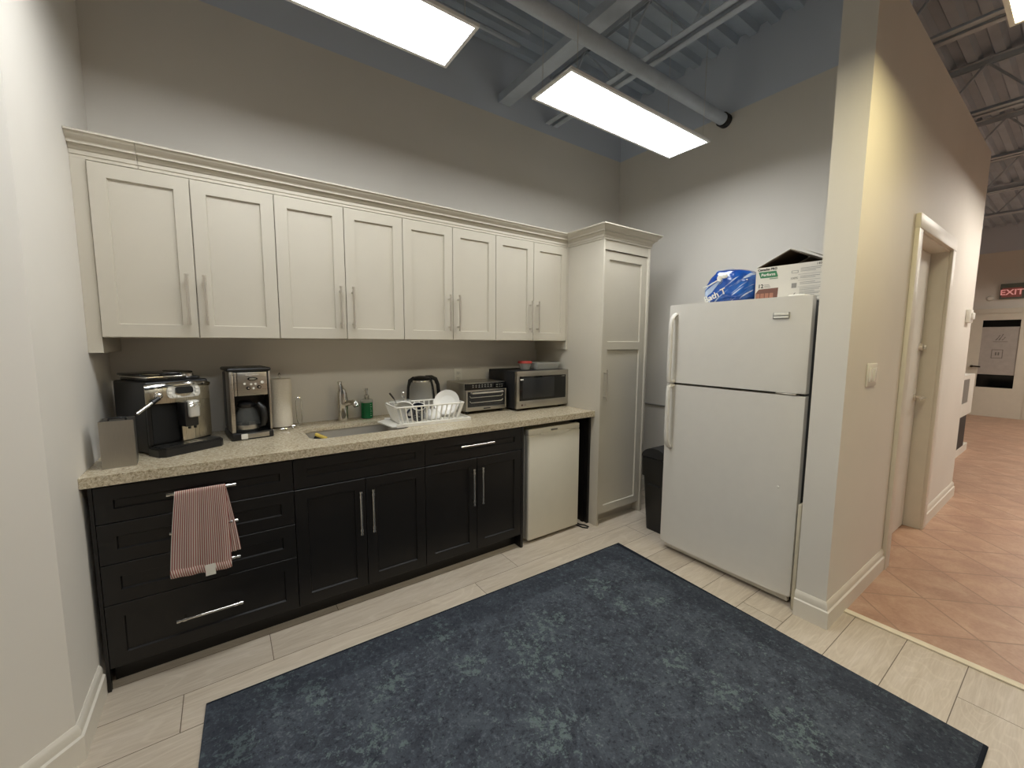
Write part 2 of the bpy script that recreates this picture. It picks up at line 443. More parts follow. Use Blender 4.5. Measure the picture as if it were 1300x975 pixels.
bm = BM(); box(bm, 12.6, 12.75, -4.5, YB, 0.0, DECKZ+0.06); struct('wall_far', bm, WALL)
# partition with the hall door: 2.44..5.65, top at 3.13
PX0, PX1, PY0, PY1, PTOP = 2.44, 5.65, 0.675, 0.81, 3.13
bm = BM()
DX0, DX1, DZ = 3.475, 4.405, 2.135
extrude_poly(bm, [(PX0, 0), (DX0, 0), (DX0, DZ), (DX1, DZ), (DX1, 0), (PX1, 0), (PX1, PTOP), (PX0, PTOP)], 'y', PY0, PY1)
struct('wall_door', bm, WALL)
BASEP = [(0, 0), (0.018, 0), (0.018, 0.088), (0.011, 0.094), (0.011, 0.118), (0.007, 0.128), (0.002, 0.136), (0, 0.136)]
bm = BM(); sweep(bm, [(B[0], B[1]), A, (XL, 2.205)], BASEP); struct('baseboard_left', bm, TRIM)
bm = BM(); sweep(bm, [(PX0, PY1), (PX0, PY0), (DX0-0.085, PY0)], BASEP)
struct('baseboard_partition', bm, TRIM)
bm = BM(); sweep(bm, [(DX1+0.085, PY0), (PX1, PY0), (PX1, PY1)], BASEP); struct('baseboard_hall', bm, TRIM)
bm = BM(); sweep(bm, [(XR, YB), (XR, 0.81)], BASEP); struct('baseboard_right', bm, TRIM)

# corrugated deck, one closed sheet, flutes along x
bm = BM(); prof = []; y = -4.5
while y < YB+0.1:
    prof += [(y, DECKZ), (y+0.055, DECKZ), (y+0.075, DECKZ+0.045), (y+0.13, DECKZ+0.045)]; y += 0.15
top = [(prof[-1][0], DECKZ+0.08), (prof[0][0], DECKZ+0.08)]
extrude_poly(bm, prof+top, 'x', -3.2, 13.0)
struct('ceiling', bm, DECK)

def door_handle_lever(bm, x, y, z, sgn):
    cyl(bm, (x, y, z), (x, y-0.012, z), 0.027, seg=20)
    cyl(bm, (x, y-0.012, z), (x, y-0.05, z), 0.010)
    tube(bm, [(x, y-0.05, z), (x+sgn*0.03, y-0.056, z), (x+sgn*0.12, y-0.052, z-0.003)], [0.011, 0.011, 0.008], 10)

# hall door in the partition
d1 = Thing('door_1', 'white flush door with lever handle in the partition wall beside the fridge', 'door', (3.94, 0.74, 0), kind='structure')
bm = BM(); box(bm, DX0+0.022, DX1-0.034, 0.765, 0.805, 0.008, DZ-0.022, 0.002); leaf = d1.part('door_leaf', bm, DOORW, world=True)
bm = BM()
box(bm, DX0+0.0005, DX0+0.018, 0.672, 0.81, 0, DZ-0.0005); box(bm, DX1-0.018, DX1-0.0005, 0.672, 0.81, 0, DZ-0.0005); box(bm, DX0+0.018, DX1-0.018, 0.672, 0.81, DZ-0.018, DZ-0.0005)
box(bm, DX0+0.018, DX1-0.018, 0.8065, 0.8095, 0, DZ-0.018)
d1.part('door_jamb', bm, TRIM, world=True)
bm = BM()
for x0, x1 in ((DX0-0.085, DX0+0.008), (DX1-0.008, DX1+0.085)): box(bm, x0, x1, 0.652, 0.6745, 0, DZ-0.0085, 0.002)
box(bm, DX0-0.085, DX1+0.085, 0.650, 0.6745, DZ-0.008, DZ+0.076, 0.002)
d1.part('door_casing', bm, TRIM, world=True)
bm = BM(); door_handle_lever(bm, DX1-0.09, 0.765, 1.04, -1); d1.part('door_handle', bm, NICKEL, world=True, label='satin nickel lever handle')
bm = BM(); cyl(bm, (DX1-0.09, 0.765, 1.42), (DX1-0.09, 0.745, 1.42), 0.027); box(bm, DX1-0.094, DX1-0.086, 0.727, 0.747, 1.405, 1.435, 0.002)
d1.part('deadbolt', bm, NICKEL, world=True, label='round metal deadbolt')
bm = BM(); box(bm, 3.72, 3.80, 0.760, 0.765, 1.65, 1.73, 0.001); d1.part('door_plate', bm, mat('pale_grey_plastic', (206, 202, 194), 0.4), world=True)

# ------------------------------------------------------------------ exposed ceiling steel
def joist(x, y0=-4.45, y1=2.90, zb=3.32, zt=3.735):
    t = Thing('ceiling_joist', JL[x][0], 'joist', (x, 0, zb), group='open web steel joists under the roof deck')
    bm = BM()
    for s in (-1, 1):
        xx = sorted((x+s*0.013, x+s*0.066)); box(bm, xx[0], xx[1], y0, y1, zb, zb+0.006)
        xx = sorted((x+s*0.014, x+s*0.020)); box(bm, xx[0], xx[1], y0, y1, zb, zb+0.04)
    t.part('bottom_chord', bm, JOIST, world=True)
    bm = BM()
    for s in (-1, 1):
        xx = sorted((x+s*0.014, x+s*0.052)); box(bm, xx[0], xx[1], y0, y1, zt-0.006, zt)
        xx = sorted((x+s*0.014, x+s*0.020)); box(bm, xx[0], xx[1], y0, y1, zt-0.04, zt)
    t.part('top_chord', bm, JOIST, world=True)
    bm = BM(); y = y0+0.05; pts = []
    up_ = False
    while y < y1-0.02:
        pts.append((x, y, zt-0.02 if up_ else zb+0.02)); up_ = not up_; y += 0.30
    for a, b in zip(pts, pts[1:]): tube(bm, [a, b], 0.0095, 6)
    t.part('web', bm, JOIST, world=True)
JL = {2.45: ('grey open web steel joist above the lit panel nearest the fridge',),
      3.76: ('open web joist over the hall, right of the partition top, by the yellowish lamp',),
      5.19: ('second open web joist over the hall, right of the partition top',),
      6.55: ('third open web joist over the hall, just past the partition end',),
      7.95: ('far joist over the hall, nearest to the one at the partition end',),
      9.35: ('farthest visible joist over the hall in front of the far wall',)}
for x in JL: joist(x)
bm = BM(); box(bm, 1.905, 2.015, -4.45, 2.91, 3.34, 3.346); box(bm, 1.905, 1.911, -4.45, 2.91, 3.346, 3.40); box(bm, 2.009, 2.015, -4.45, 2.91, 3.346, 3.40)
solo('steel_beam', bm, JOIST, 'wide flat grey steel channel beam running to the back wall between the two lit panels', 'beam', (1.96, 0, 3.34), world=True)
bm = BM(); cyl(bm, (-2.0, 1.855, 3.205), (3.33, 1.855, 3.205), 0.043, seg=24)
tt = Thing('ceiling_pipe', 'thick grey pipe crossing under the joists into the right wall', 'pipe', (1.5, 1.855, 3.205))
tt.part('pipe_run', bm, JOIST, world=True)
bm = BM(); cyl(bm, (3.33, 1.855, 3.205), (3.384, 1.855, 3.205), 0.052, seg=24); tt.part('end_collar', bm, BLACKM, world=True, label='dark collar at the wall end')
for x in (0.6, 2.2):
    bm = BM(); tube(bm, [(x, 1.855, 3.247), (x, 1.855, 3.74)], 0.006, 6); tt.part('hanger_rod', bm, JOIST, world=True)
for i, (yy, zz, rr, lb) in enumerate(((2.62, 3.60, 0.016, 'thin grey conduit nearest the back wall under the deck'), (2.50, 3.62, 0.012, 'middle one of three thin grey conduits under the deck by the back wall'), (2.36, 3.64, 0.018, 'grey conduit farthest from the back wall of the three under the deck'))):
    bm = BM(); tube(bm, [(-2.0, yy, zz), (1.90, yy, zz)], rr, 8)
    solo('conduit', bm, JOIST, lb, 'conduit', (0, yy, zz), group='conduits along the back wall', world=True)
bm = BM()
tube(bm, [(1.05, 2.30, 3.62), (1.2, 2.22, 3.56), (1.4, 2.05, 3.50), (1.6, 1.95, 3.52), (1.75, 1.93, 3.62), (1.8, 1.93, 3.73)], 0.008, 6)
solo('flexible_cable', bm, BLACKM, 'dark flexible cable drooping from the deck between the lit panels', 'cable', (1.4, 2.05, 3.5), world=True)

def led_panel(x0, x1, y0, y1, z, em, label, wires=True):
    t = Thing('led_panel', label, 'ceiling light', ((x0+x1)/2, (y0+y1)/2, z), group='suspended flat lamp panels')
    bm = BM(); b = 0.016
    for a in ((x0, x1, y0, y0+b), (x0, x1, y1-b, y1), (x0, x0+b, y0+b, y1-b), (x1-b, x1, y0+b, y1-b)): box(bm, *a, z, z+0.014)
    box(bm, x0+b, x1-b, y0+b, y1-b, z+0.010, z+0.014)
    box(bm, (x0+x1)/2-0.12, (x0+x1)/2+0.12, (y0+y1)/2-0.03, (y0+y1)/2+0.03, z+0.014, z+0.045, 0.004)
    t.part('panel_frame', bm, PANELW, world=True)
    bm = BM(); box(bm, x0+b, x1-b, y0+b, y1-b, z+0.002, z+0.006); t.part('diffuser', bm, em, world=True)
    for x in (x0+0.06, x1-0.06):
        for y in (y0+0.02, y1-0.02):
            bm = BM(); tube(bm, [(x, y, z+0.012), (x, y, DECKZ)], 0.0012, 5); cyl(bm, (x, y, z+0.012), (x, y, z+0.03), 0.005, seg=8)
            t.part('hanging_wire', bm, NICKEL, world=True)
led_panel(-0.285, 0.975, 1.635, 1.96, 2.78, PANEL_L, 'lit white rectangular lamp panel above the wall cabinets, cut by the top of the photo')
led_panel(1.475, 2.745, 1.60, 1.915, 2.78, PANEL_L, 'lit white rectangular lamp panel nearest the fridge, seen whole')
led_panel(-0.285, 0.975, 0.0, 0.318, 2.75, PANEL_L, 'lit lamp panel of the second row, above the rug')
led_panel(1.475, 2.74, 0.0, 0.318, 2.75, PANEL_W, 'yellowish lit lamp panel at the top right corner above the hall threshold')
led_panel(4.75, 6.0, -0.30, 0.02, 2.75, PANEL_H, 'lit lamp panel over the tiled hall in front of the white door')
led_panel(7.6, 8.85, -0.30, 0.02, 2.75, PANEL_H, 'added unseen fill panel over the middle of the tiled hall')  # extra panel out of view, added to brighten the hall
led_panel(10.3, 11.55, -0.30, 0.02, 2.75, PANEL_H, 'added unseen fill panel over the far end of the hall, before the glazed door')  # added out of view to light the dim far wall and door
led_panel(4.75, 6.0, -2.4, -2.08, 2.75, PANEL_H, 'added unseen fill panel in an invented second hall row, nearer the kitchen')  # invented row out of view, raises ambient light in the hall
led_panel(7.6, 8.85, -2.4, -2.08, 2.75, PANEL_H, 'added unseen fill panel in an invented second hall row, farther from the kitchen')  # another unseen panel added for ambient light under the hall deck

# ------------------------------------------------------------------ wall cabinets
def bar_handle(t, parent, c, axis, L=0.236, out=0.034, m=NICKEL):
    """bar pull in front of a face looking -y; c = point on the face"""
    x, y, z = c; bm = BM(); h = L/2
    a = Vector((1, 0, 0)) if axis == 'x' else Vector((0, 0, 1)); p = Vector((x, y-out, z))
    cyl(bm, p-a*h, p+a*h, 0.0058, seg=14)
    for s in (-1, 1):
        cyl(bm, p+a*s*(h-0.012), p+a*s*h, 0.0078, seg=14)
        q = p+a*s*(h-0.028)
        cyl(bm, q-a*0.007, q+a*0.007, 0.0078, seg=14)
        cyl(bm, q, q+Vector((0, out, 0)), 0.0048, seg=10)
    return t.part('handle', bm, m, parent=parent, world=True)

UY = 2.51; PIT = 0.3425; UX0 = -0.428
ulabels = ['cream two-door wall cabinet at the left wall, above the espresso machine',
           'cream two-door wall cabinet second from the left, above the paper towels and faucet',
           'cream two-door wall cabinet third from the left, above the kettle',
           'cream two-door wall cabinet beside the tall pantry, above the microwave']
for i in range(4):
    x0 = UX0+i*2*PIT; x1 = x0+2*PIT
    t = Thing('wall_cabinet', ulabels[i], 'cabinet', ((x0+x1)/2, 2.7, 1.452), group='cream wall cabinets')
    bm = BM(); box(bm, x0+0.0005, x1-0.0005, UY+0.021, YB-0.001, 1.452, 2.20); t.part('carcass', bm, CREAM, world=True)
    for k in range(2):
        a = x0+k*PIT+0.0018; b = x0+(k+1)*PIT-0.0018
        bm = BM(); shaker(bm, a, b, 1.455, 2.193, UY); d = t.part('door', bm, CREAM, world=True)
        bar_handle(t, d, (x0+PIT-0.034+k*0.068, UY, 1.633), 'z')
UXR = UX0+8*PIT
bm = BM(); box(bm, XL+0.0005, UX0-0.0015, 2.524, 2.545, 1.385, 2.20); box(bm, UX0-0.020, UX0-0.0015, 2.545, YB-0.001, 1.385, 2.20)
solo('filler_panel', bm, CREAM, 'narrow cream filler panel dropping below the wall cabinets at the left wall', 'filler panel', (XL, 2.53, 1.385), world=True)
bm = BM(); box(bm, UXR+0.001, 2.3305, 2.512, YB-0.001, 1.385, 2.20)
solo('filler_panel', bm, CREAM, 'narrow cream end panel dropping below the wall cabinets beside the pantry', 'filler panel', (UXR, 2.53, 1.385), world=True)
CROWN = [(-0.02, 2.201), (0.004, 2.201), (0.004, 2.214), (0.008, 2.216), (0.008, 2.232), (0.014, 2.236), (0.020, 2.245), (0.022, 2.252), (0.034, 2.252), (0.034, 2.258),
         (0.037, 2.263), (0.046, 2.270), (0.055, 2.279), (0.060, 2.288), (0.066, 2.289), (0.066, 2.297), (-0.02, 2.297)]
JX = -0.262; PXL_ = 2.332
t = Thing('crown_moulding', 'long stepped cream crown moulding on top of the wall cabinets', 'moulding', (0.9, 2.53, 2.2))
bm = BM(); sweep(bm, [(XL+0.001, 2.53), (JX-0.001, 2.53)], CROWN); t.part('moulding_end_piece', bm, CREAM, world=True, angle=12)
bm = BM(); sweep(bm, [(JX+0.0005, 2.53), (PXL_, 2.53)], CROWN, post=(0, -1)); t.part('moulding_run', bm, CREAM, world=True, angle=12)

# ------------------------------------------------------------------ pantry
PXL, PXR, PYF = 2.332, 2.880, 2.14
t = Thing('pantry_cabinet', 'tall cream pantry cabinet standing between the counter and the trash bin', 'cabinet', ((PXL+PXR)/2, 2.5, 0))
bm = BM(); box(bm, PXL, PXL+0.018, PYF, YB-0.001, 0.0, 2.20, 0.001); t.part('side_panel', bm, CREAM, world=True)
bm = BM(); box(bm, PXR-0.022, PXR, PYF, YB-0.001, 0.0, 2.20, 0.001); t.part('side_panel', bm, CREAM, world=True)
bm = BM(); box(bm, PXL+0.018, PXR-0.022, PYF+0.036, YB-0.001, 0.10, 2.20); box(bm, PXL+0.018, PXR-0.022, PYF+0.004, PYF+0.036, 2.130, 2.20); t.part('carcass', bm, CREAM, world=True)
bm = BM(); box(bm, PXL+0.018, PXR-0.022, PYF+0.075, PYF+0.09, 0.0, 0.10); t.part('toe_kick', bm, CREAM, world=True)
bm = BM(); DP = PYF+0.013; a, b = PXL+0.021, PXR-0.026
# one tall door with two recessed panels
def loopv(x0, x1, z0, z1, yy): return [bm.verts.new(p) for p in ((x0, yy, z0), (x1, yy, z0), (x1, yy, z1), (x0, yy, z1))]
xs = [a, a+0.06, b-0.06, b]; zs = [0.088, 0.148, 1.388, 1.448, 2.064, 2.124]
g = [[bm.verts.new((x, DP, z)) for x in xs] for z in zs]
for j in range(5):
    for i in range(3):
        q = [g[j][i], g[j][i+1], g[j+1][i+1], g[j+1][i]]
        if i == 1 and j in (1, 3):
            c = 0.003; inn = loopv(xs[1]+c, xs[2]-c, zs[j]+c, zs[j+1]-c, DP+0.011)
            for k in range(4): bm.faces.new((q[k], q[(k+1) % 4], inn[(k+1) % 4], inn[k]))
            bm.faces.new(inn)
        else: bm.faces.new(q)
bk = loopv(a, b, zs[0], zs[-1], DP+0.02)
bm.faces.new(bk[::-1])
bot = g[0]; topv = g[-1]; lft = [r[0] for r in g]; rgt = [r[-1] for r in g]
bm.faces.new(bot[::-1]+[bk[0], bk[1]]); bm.faces.new(topv+[bk[2], bk[3]])
bm.faces.new(lft+[bk[3], bk[0]]); bm.faces.new(rgt[::-1]+[bk[1], bk[2]])
d = t.part('door', bm, CREAM, world=True)
bar_handle(t, d, (a+0.032, DP, 1.118), 'z')
bm = BM(); sweep(bm, [(PXL, 2.5298), (PXL, PYF), (PXR, PYF), (PXR, YB-0.002)], [(o, z) for o, z in CROWN], pre=(1, 0)); t.part('crown', bm, CREAM, world=True, angle=12)

# ------------------------------------------------------------------ base cabinets
BY, BT = 2.207, 0.868
def base_shell(t, x0, x1, left=False, right=False):
    bm = BM(); box(bm, x0+0.0005, x1-0.0005, BY+0.021, YB-0.001, 0.095, BT if not t.o.get('sinkbase') else 0.70)
    t.part('carcass', bm, ESPR, world=True)
    bm = BM(); box(bm, x0, x1, BY+0.075, BY+0.09, 0.0, 0.095); t.part('toe_kick', bm, ESPR, world=True)
def sh(t, name, x0, x1, z0, z1, rail=0.055):
    bm = BM(); shaker(bm, x0+0.0015, x1-0.0015, z0+0.0015, z1-0.0015, BY, rail=rail, rec=0.009, ch=0.004); return t.part(name, bm, ESPR, world=True)
X0, X1, X2, X3 = -0.447, 0.250, 0.937, 1.640
t = Thing('drawer_cabinet', 'black four-drawer base cabinet at the left wall with a towel on its top pull', 'cabinet', ((X0+X1)/2, 2.5, 0))
base_shell(t, X0, X1)
zz = [(0.711, 0.864), (0.540, 0.711), (0.369, 0.540), (0.098, 0.369)]
for (z0, z1), hz in zip(zz, (0.800, 0.633, 0.462, 0.236)):
    d = sh(t, 'drawer', X0, X1, z0, z1); bar_handle(t, d, (-0.1035, BY, hz), 'x', 0.24, m=CHROME)
bm = BM(); box(bm, XL+0.0185, X0-0.001, BY+0.003, BY+0.022, 0.0, BT); t.part('filler_strip', bm, ESPR, world=True)
t = Thing('sink_cabinet', 'black base cabinet under the sink with a blank front and two doors', 'cabinet', ((X1+X2)/2, 2.5, 0)); t.o['sinkbase'] = 1
base_shell(t, X1, X2); del t.o['sinkbase']
sh(t, 'false_front', X1, X2, 0.711, 0.864); xm = (X1+X2)/2
d = sh(t, 'door', X1, xm, 0.098, 0.709); bar_handle(t, d, (xm-0.035, BY, 0.530), 'z', 0.24, m=CHROME)
d = sh(t, 'door', xm, X2, 0.098, 0.709); bar_handle(t, d, (xm+0.030, BY, 0.530), 'z', 0.24, m=CHROME)
t = Thing('drawer_door_cabinet', 'black base cabinet with one drawer over two doors, left of the small fridge', 'cabinet', ((X2+X3)/2, 2.5, 0))
base_shell(t, X2, X3)
d = sh(t, 'drawer', X2, X3, 0.711, 0.864); bar_handle(t, d, (1.278, BY, 0.801), 'x', 0.24, m=CHROME); xm = (X2+X3)/2
d = sh(t, 'door', X2, xm, 0.098, 0.709); bar_handle(t, d, (xm-0.038, BY, 0.530), 'z', 0.24, m=CHROME)
d = sh(t, 'door', xm, X3, 0.098, 0.709); bar_handle(t, d, (xm+0.026, BY, 0.530), 'z', 0.24, m=CHROME)
bm = BM(); box(bm, X3+0.001, X3+0.019, BY, YB-0.001, 0.0, BT); t.part('end_panel', bm, ESPR, world=True)
bm = BM(); box(bm, 2.310, PXL-0.0015, 2.225, YB-0.001, 0.0, BT)
box(bm, 2.300, 2.310, 2.262, 2.29, 0.0, BT)
solo('support_panel', bm, ESPR, 'black upright panel holding the counter between the small fridge and pantry', 'panel', (2.32, 2.5, 0), world=True)

# ------------------------------------------------------------------ countertop with sink cut-out
SX0, SX1, SY0, SY1, SR = 0.362, 0.930, 2.375, 2.700, 0.075
def rrect(x0, x1, y0, y1, r, n=8):
    pts = []
    for cx, cy, a0 in ((x1-r, y1-r, 0), (x0+r, y1-r, PI/2), (x0+r, y0+r, PI), (x1-r, y0+r, 1.5*PI)):
        for k in range(n+1): pts.append((cx+r*math.cos(a0+k*PI/2/n), cy+r*math.sin(a0+k*PI/2/n)))
    return pts
def plate_with_hole(outer, inner, z0, z1):
    bm = BM()
    def lp(P, z): return [bm.verts.new((p[0], p[1], z)) for p in P]
    top = (lp(outer, z1), lp(inner, z1)); botm = (lp(outer, z0), lp(inner, z0))
    for L in (top, botm):
        es = []
        for P in L:
            for i in range(len(P)): es.append(bm.edges.new((P[i], P[(i+1) % len(P)])))
        bmesh.ops.triangle_fill(bm, use_beauty=True, use_dissolve=False, edges=es)
    for a, b in zip(top, botm):
        n = len(a)
        for i in range(n): bm.faces.new((a[i], a[(i+1) % n], b[(i+1) % n], b[i]))
    return bm
CT0, CT1 = 0.872, 0.914
CY = 2.187
bm = plate_with_hole([(XL+0.001, CY), (2.3305, CY), (2.3305, YB-0.001), (XL+0.001, YB-0.001)], rrect(SX0, SX1, SY0, SY1, SR), CT1-0.022, CT1)
for a_ in ((XL+0.001, 2.3305, CY, CY+0.045), (XL+0.001, 2.3305, 2.84, YB-0.001), (XL+0.001, XL+0.04, CY+0.045, 2.84), (2.29, 2.3305, CY+0.045, 2.84)): box(bm, *a_, CT0, CT1-0.022)
solo('countertop', bm, GRAN, 'long beige speckled stone countertop on the black base cabinets', 'countertop', (0.9, 2.5, CT0), world=True, angle=20)
SINKS = mat('sink_steel', (196, 192, 184), 0.42, 0.75, var=0.03)
t = Thing('sink', 'stainless steel undermount sink set into the stone countertop', 'sink', (0.646, 2.54, 0.715))
bm = BM(); e = 0.004
L = [(rrect(SX0-0.012, SX1+0.012, SY0-0.012, SY1+0.012, SR), CT1-0.0235), (rrect(SX0-e, SX1+e, SY0-e, SY1+e, SR), CT1-0.0235), (rrect(SX0+0.006, SX1-0.006, SY0+0.006, SY1-0.006, SR), 0.76),
     (rrect(SX0+0.02, SX1-0.02, SY0+0.02, SY1-0.02, SR), 0.730), (rrect(SX0+0.05, SX1-0.05, SY0+0.05, SY1-0.05, 0.06), 0.722)]
loops = [[bm.verts.new((p[0], p[1], z)) for p in P] for P, z in L]
for a, b in zip(loops, loops[1:]):
    n = len(a)
    for i in range(n): bm.faces.new((a[i], a[(i+1) % n], b[(i+1) % n], b[i]))
bm.faces.new(loops[-1])
basin = t.part('basin', bm, SINKS, world=True)
bm = BM(); lathe(bm, [(0, 0.001), (0.03, 0.001), (0.042, 0.004), (0.045, 0.0015)], (0.646, 2.54, 0.7215), 24); t.part('drain', bm, CHROME, world=True)
# faucet
t = Thing('faucet', 'chrome single-lever faucet behind the sink', 'faucet', (0.632, 2.845, CT1))
bm = BM(); lathe(bm, [(0, 0), (0.034, 0), (0.034, 0.006), (0.034, 0.010), (0.033, 0.06), (0.036, 0.11), (0.035, 0.15), (0.030, 0.185), (0.022, 0.212), (0, 0.215)]); body = t.part('body', bm, CHROME)
bm = BM(); tube(bm, [(0.0, 0.0, 0.198), (-0.004, 0.004, 0.215), (-0.010, 0.008, 0.245), (-0.012, 0.006, 0.262)], [0.023, 0.019, 0.012, 0.016], 14); t.part('lever', bm, CHROME)
bm = BM(); tube(bm, [(0.0, -0.01, 0.105), (0.030, -0.040, 0.122), (0.046, -0.062, 0.126)], [0.020, 0.018, 0.017], 16)
tube(bm, [(0.046, -0.062, 0.130), (0.060, -0.082, 0.124), (0.067, -0.092, 0.104)], [0.018, 0.021, 0.019], 16); t.part('spout', bm, CHROME)
# soap
t = Thing('soap_dispenser', 'clear pump bottle of green soap beside the faucet', 'soap bottle', (0.795, 2.865, CT1))
GREEN = mat('green_soap', (16, 108, 62), 0.15, var=0.08)
bm = BM(); lathe(bm, [(0, 0.0), (0.036, 0), (0.040, 0.004), (0.040, 0.112), (0.0, 0.112)]); t.part('liquid', bm, GREEN, label='green soap filling')
bm = BM(); lathe(bm, [(0.0405, 0.11), (0.0405, 0.124), (0.036, 0.130), (0.016, 0.132), (0.016, 0.14)]); t.part('bottle', bm, CLEARP)
bm = BM(); lathe(bm, [(0, 0.132), (0.018, 0.132), (0.018, 0.158), (0.012, 0.162), (0.007, 0.164), (0.007, 0.19), (0.011, 0.192), (0.011, 0.206), (0, 0.208)])
tube(bm, [(0.0, 0, 0.198), (-0.012, -0.015, 0.203), (-0.024, -0.032, 0.200)], 0.0055, 10); t.part('pump', bm, CHROME)
bm = BM()
for k in range(6): box(bm, 0.012, 0.022-0.004*(k % 2), -0.0412, -0.0385, 0.02+k*0.015, 0.022+k*0.015)
t.part('measure_marks', bm, mat('pale_mark', (190, 220, 200), 0.4))
# dish brush
t = Thing('dish_brush', 'dish brush with yellow and black head leaning inside the sink', 'brush', (0.46, 2.65, 0.73))
Mx = T(0.455, 2.645, 0.862) @ R(math.radians(28), 'Y') @ R(math.radians(-18), 'Z')
bm = BM(); box(bm, -0.036, 0.036, -0.022, 0.022, 0.0, 0.018, 0.005); xform(bm, Mx); t.part('head', bm, mat('yellow_plastic', (212, 184, 84), 0.4), world=True)
bm = BM(); box(bm, -0.032, 0.032, -0.02, 0.02, -0.026, 0.0, 0.004); xform(bm, Mx); t.part('bristles', bm, mat('black_bristle', (24, 22, 20), 0.8, bump=0.5, bscale=300), world=True)
bm = BM(); tube(bm, [Mx @ Vector((0.03, 0, 0.010)), Mx @ Vector((0.10, 0, 0.012)), Mx @ Vector((0.26, 0, 0.004))], [0.007, 0.006, 0.008], 10); t.part('handle', bm, CLEARP, world=True)

# ------------------------------------------------------------------ small fridge under the counter
MX0, MX1, MYF = 1.712, 2.205, 2.215
t = Thing('mini_fridge', 'small ivory fridge standing under the counter end beside the pantry', 'fridge', ((MX0+MX1)/2, 2.45, 0))
bm = BM(); box(bm, MX0+0.004, MX1-0.004, MYF+0.055, 2.80, 0.018, 0.826, 0.006); t.part('body', bm, MINIW, world=True)
bm = BM(); box(bm, MX0+0.010, MX1-0.010, MYF+0.048, MYF+0.056, 0.03, 0.82); t.part('door_gasket', bm, mat('grey_gasket', (120, 116, 108), 0.7), world=True)
bm = BM(); box(bm, MX0, MX1, MYF, MYF+0.048, 0.022, 0.790, 0.012, 3)
box(bm, MX0, MX1, MYF+0.004, MYF+0.048, 0.786, 0.834, 0.010, 3)
d = t.part('door', bm, MINIW, world=True)
bm = BM()
pts = [(MX0+0.10+k*0.0293, 0.790-0.018*math.sin(PI*k/10)) for k in range(11)]
extrude_poly(bm, pts+[(MX0+0.393, 0.800), (MX0+0.10, 0.800)], 'y', MYF-0.004, MYF+0.006); t.part('handle', bm, MINIW, parent=d, world=True)
bm = BM(); box(bm, 1.915, 1.975, MYF-0.0005, MYF+0.006, 0.808, 0.818, 0.001); t.part('badge', bm, mat('grey_badge', (120, 116, 108), 0.4), parent=d, world=True)
for x in (MX0+0.05, MX1-0.05):
    for y in (MYF+0.10, 2.74):
        bm = BM(); cyl(bm, (x, y, 0), (x, y, 0.02), 0.018); t.part('foot', bm, BLACKP, world=True)
bm = BM()
tube(bm, [(2.218, 2.60, 0.006), (2.222, 2.35, 0.006), (2.215, 2.245, 0.006), (2.222, 2.185, 0.006), (2.247, 2.152, 0.006), (2.270, 2.165, 0.006), (2.266, 2.20, 0.006), (2.238, 2.235, 0.009), (2.232, 2.40, 0.006), (2.225, 2.7, 0.006)], 0.0055, 8)
solo('power_cord', bm, BLACKP, 'black power cord looped on the floor beside the small fridge', 'cord', (2.24, 2.2, 0), world=True)

# ------------------------------------------------------------------ big fridge (built facing -y, turned to face -x)
FW = 0.4075
t = Thing('refrigerator', 'large white top-freezer refrigerator against the right wall beside the partition', 'fridge', (2.45, 1.2535, 0), -PI/2)
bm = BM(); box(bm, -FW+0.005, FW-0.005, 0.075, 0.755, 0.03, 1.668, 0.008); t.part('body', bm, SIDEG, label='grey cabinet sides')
bm = BM(); box(bm, -FW+0.004, FW-0.004, 0.073, 0.756, 1.6685, 1.676, 0.003); t.part('top_cover', bm, FRIDGEW)
bm = BM(); box(bm, -FW+0.02, FW-0.02, 0.063, 0.076, 0.09, 1.66); t.part('door_gasket', bm, mat('grey_gasket', (120, 116, 108), 0.7))
def fdoor(name, z0, z1):
    bm = BM(); P = []
    n = 12
    for k in range(n+1):
        x = -FW+2*FW*k/n; P.append((x, 0.006*(abs(x)/FW)**2+ (0.010 if k in (0, n) else 0)))
    P = [(-FW, 0.063), (-FW, 0.018)]+[(x*0.985, y) for x, y in P[0:1]+P[1:n]+P[n:]]+[(FW, 0.018), (FW, 0.063)]
    v = extrude_poly(bm, P, 'z', z0, z1)
    es = [e for e in bm.edges if abs(e.verts[0].co.z-e.verts[1].co.z) < 1e-6 and (e.verts[0].co.y < 0.03 and e.verts[1].co.y < 0.03)]
    bmesh.ops.bevel(bm, geom=es, offset=0.008, segments=2, affect='EDGES', profile=0.5)
    return t.part(name, bm, FRIDGEW, angle=50)
fz = fdoor('freezer_door', 1.180, 1.690); fd = fdoor('fridge_door', 0.058, 1.166)
def arch_handle(pts, par):
    bm = BM(); tube(bm, pts, [0.015]*len(pts), 12, flat=0.8); t.part('handle', bm, FRIDGEW, parent=par)
hx = -0.352
arch_handle([(hx, 0.006, 1.628), (hx, -0.020, 1.618), (hx, -0.038, 1.596), (hx, -0.047, 1.565), (hx, -0.050, 1.50), (hx, -0.050, 1.30), (hx, -0.049, 1.215), (hx, -0.044, 1.192), (hx, -0.02, 1.186), (hx, 0.006, 1.186)], fz)
arch_handle([(hx, 0.006, 1.158), (hx, -0.02, 1.158), (hx, -0.044, 1.152), (hx, -0.049, 1.13), (hx, -0.050, 1.05), (hx, -0.050, 0.86), (hx, -0.046, 0.80), (hx, -0.036, 0.768), (hx, -0.018, 0.748), (hx, 0.006, 0.740)], fd)
bm = BM(); box(bm, 0.234, 0.314, -0.003, 0.006, 1.574, 1.609, 0.002); bg = t.part('badge', bm, mat('grey_badge_rim', (150, 148, 142), 0.35), parent=fz, label='pale rectangular badge')
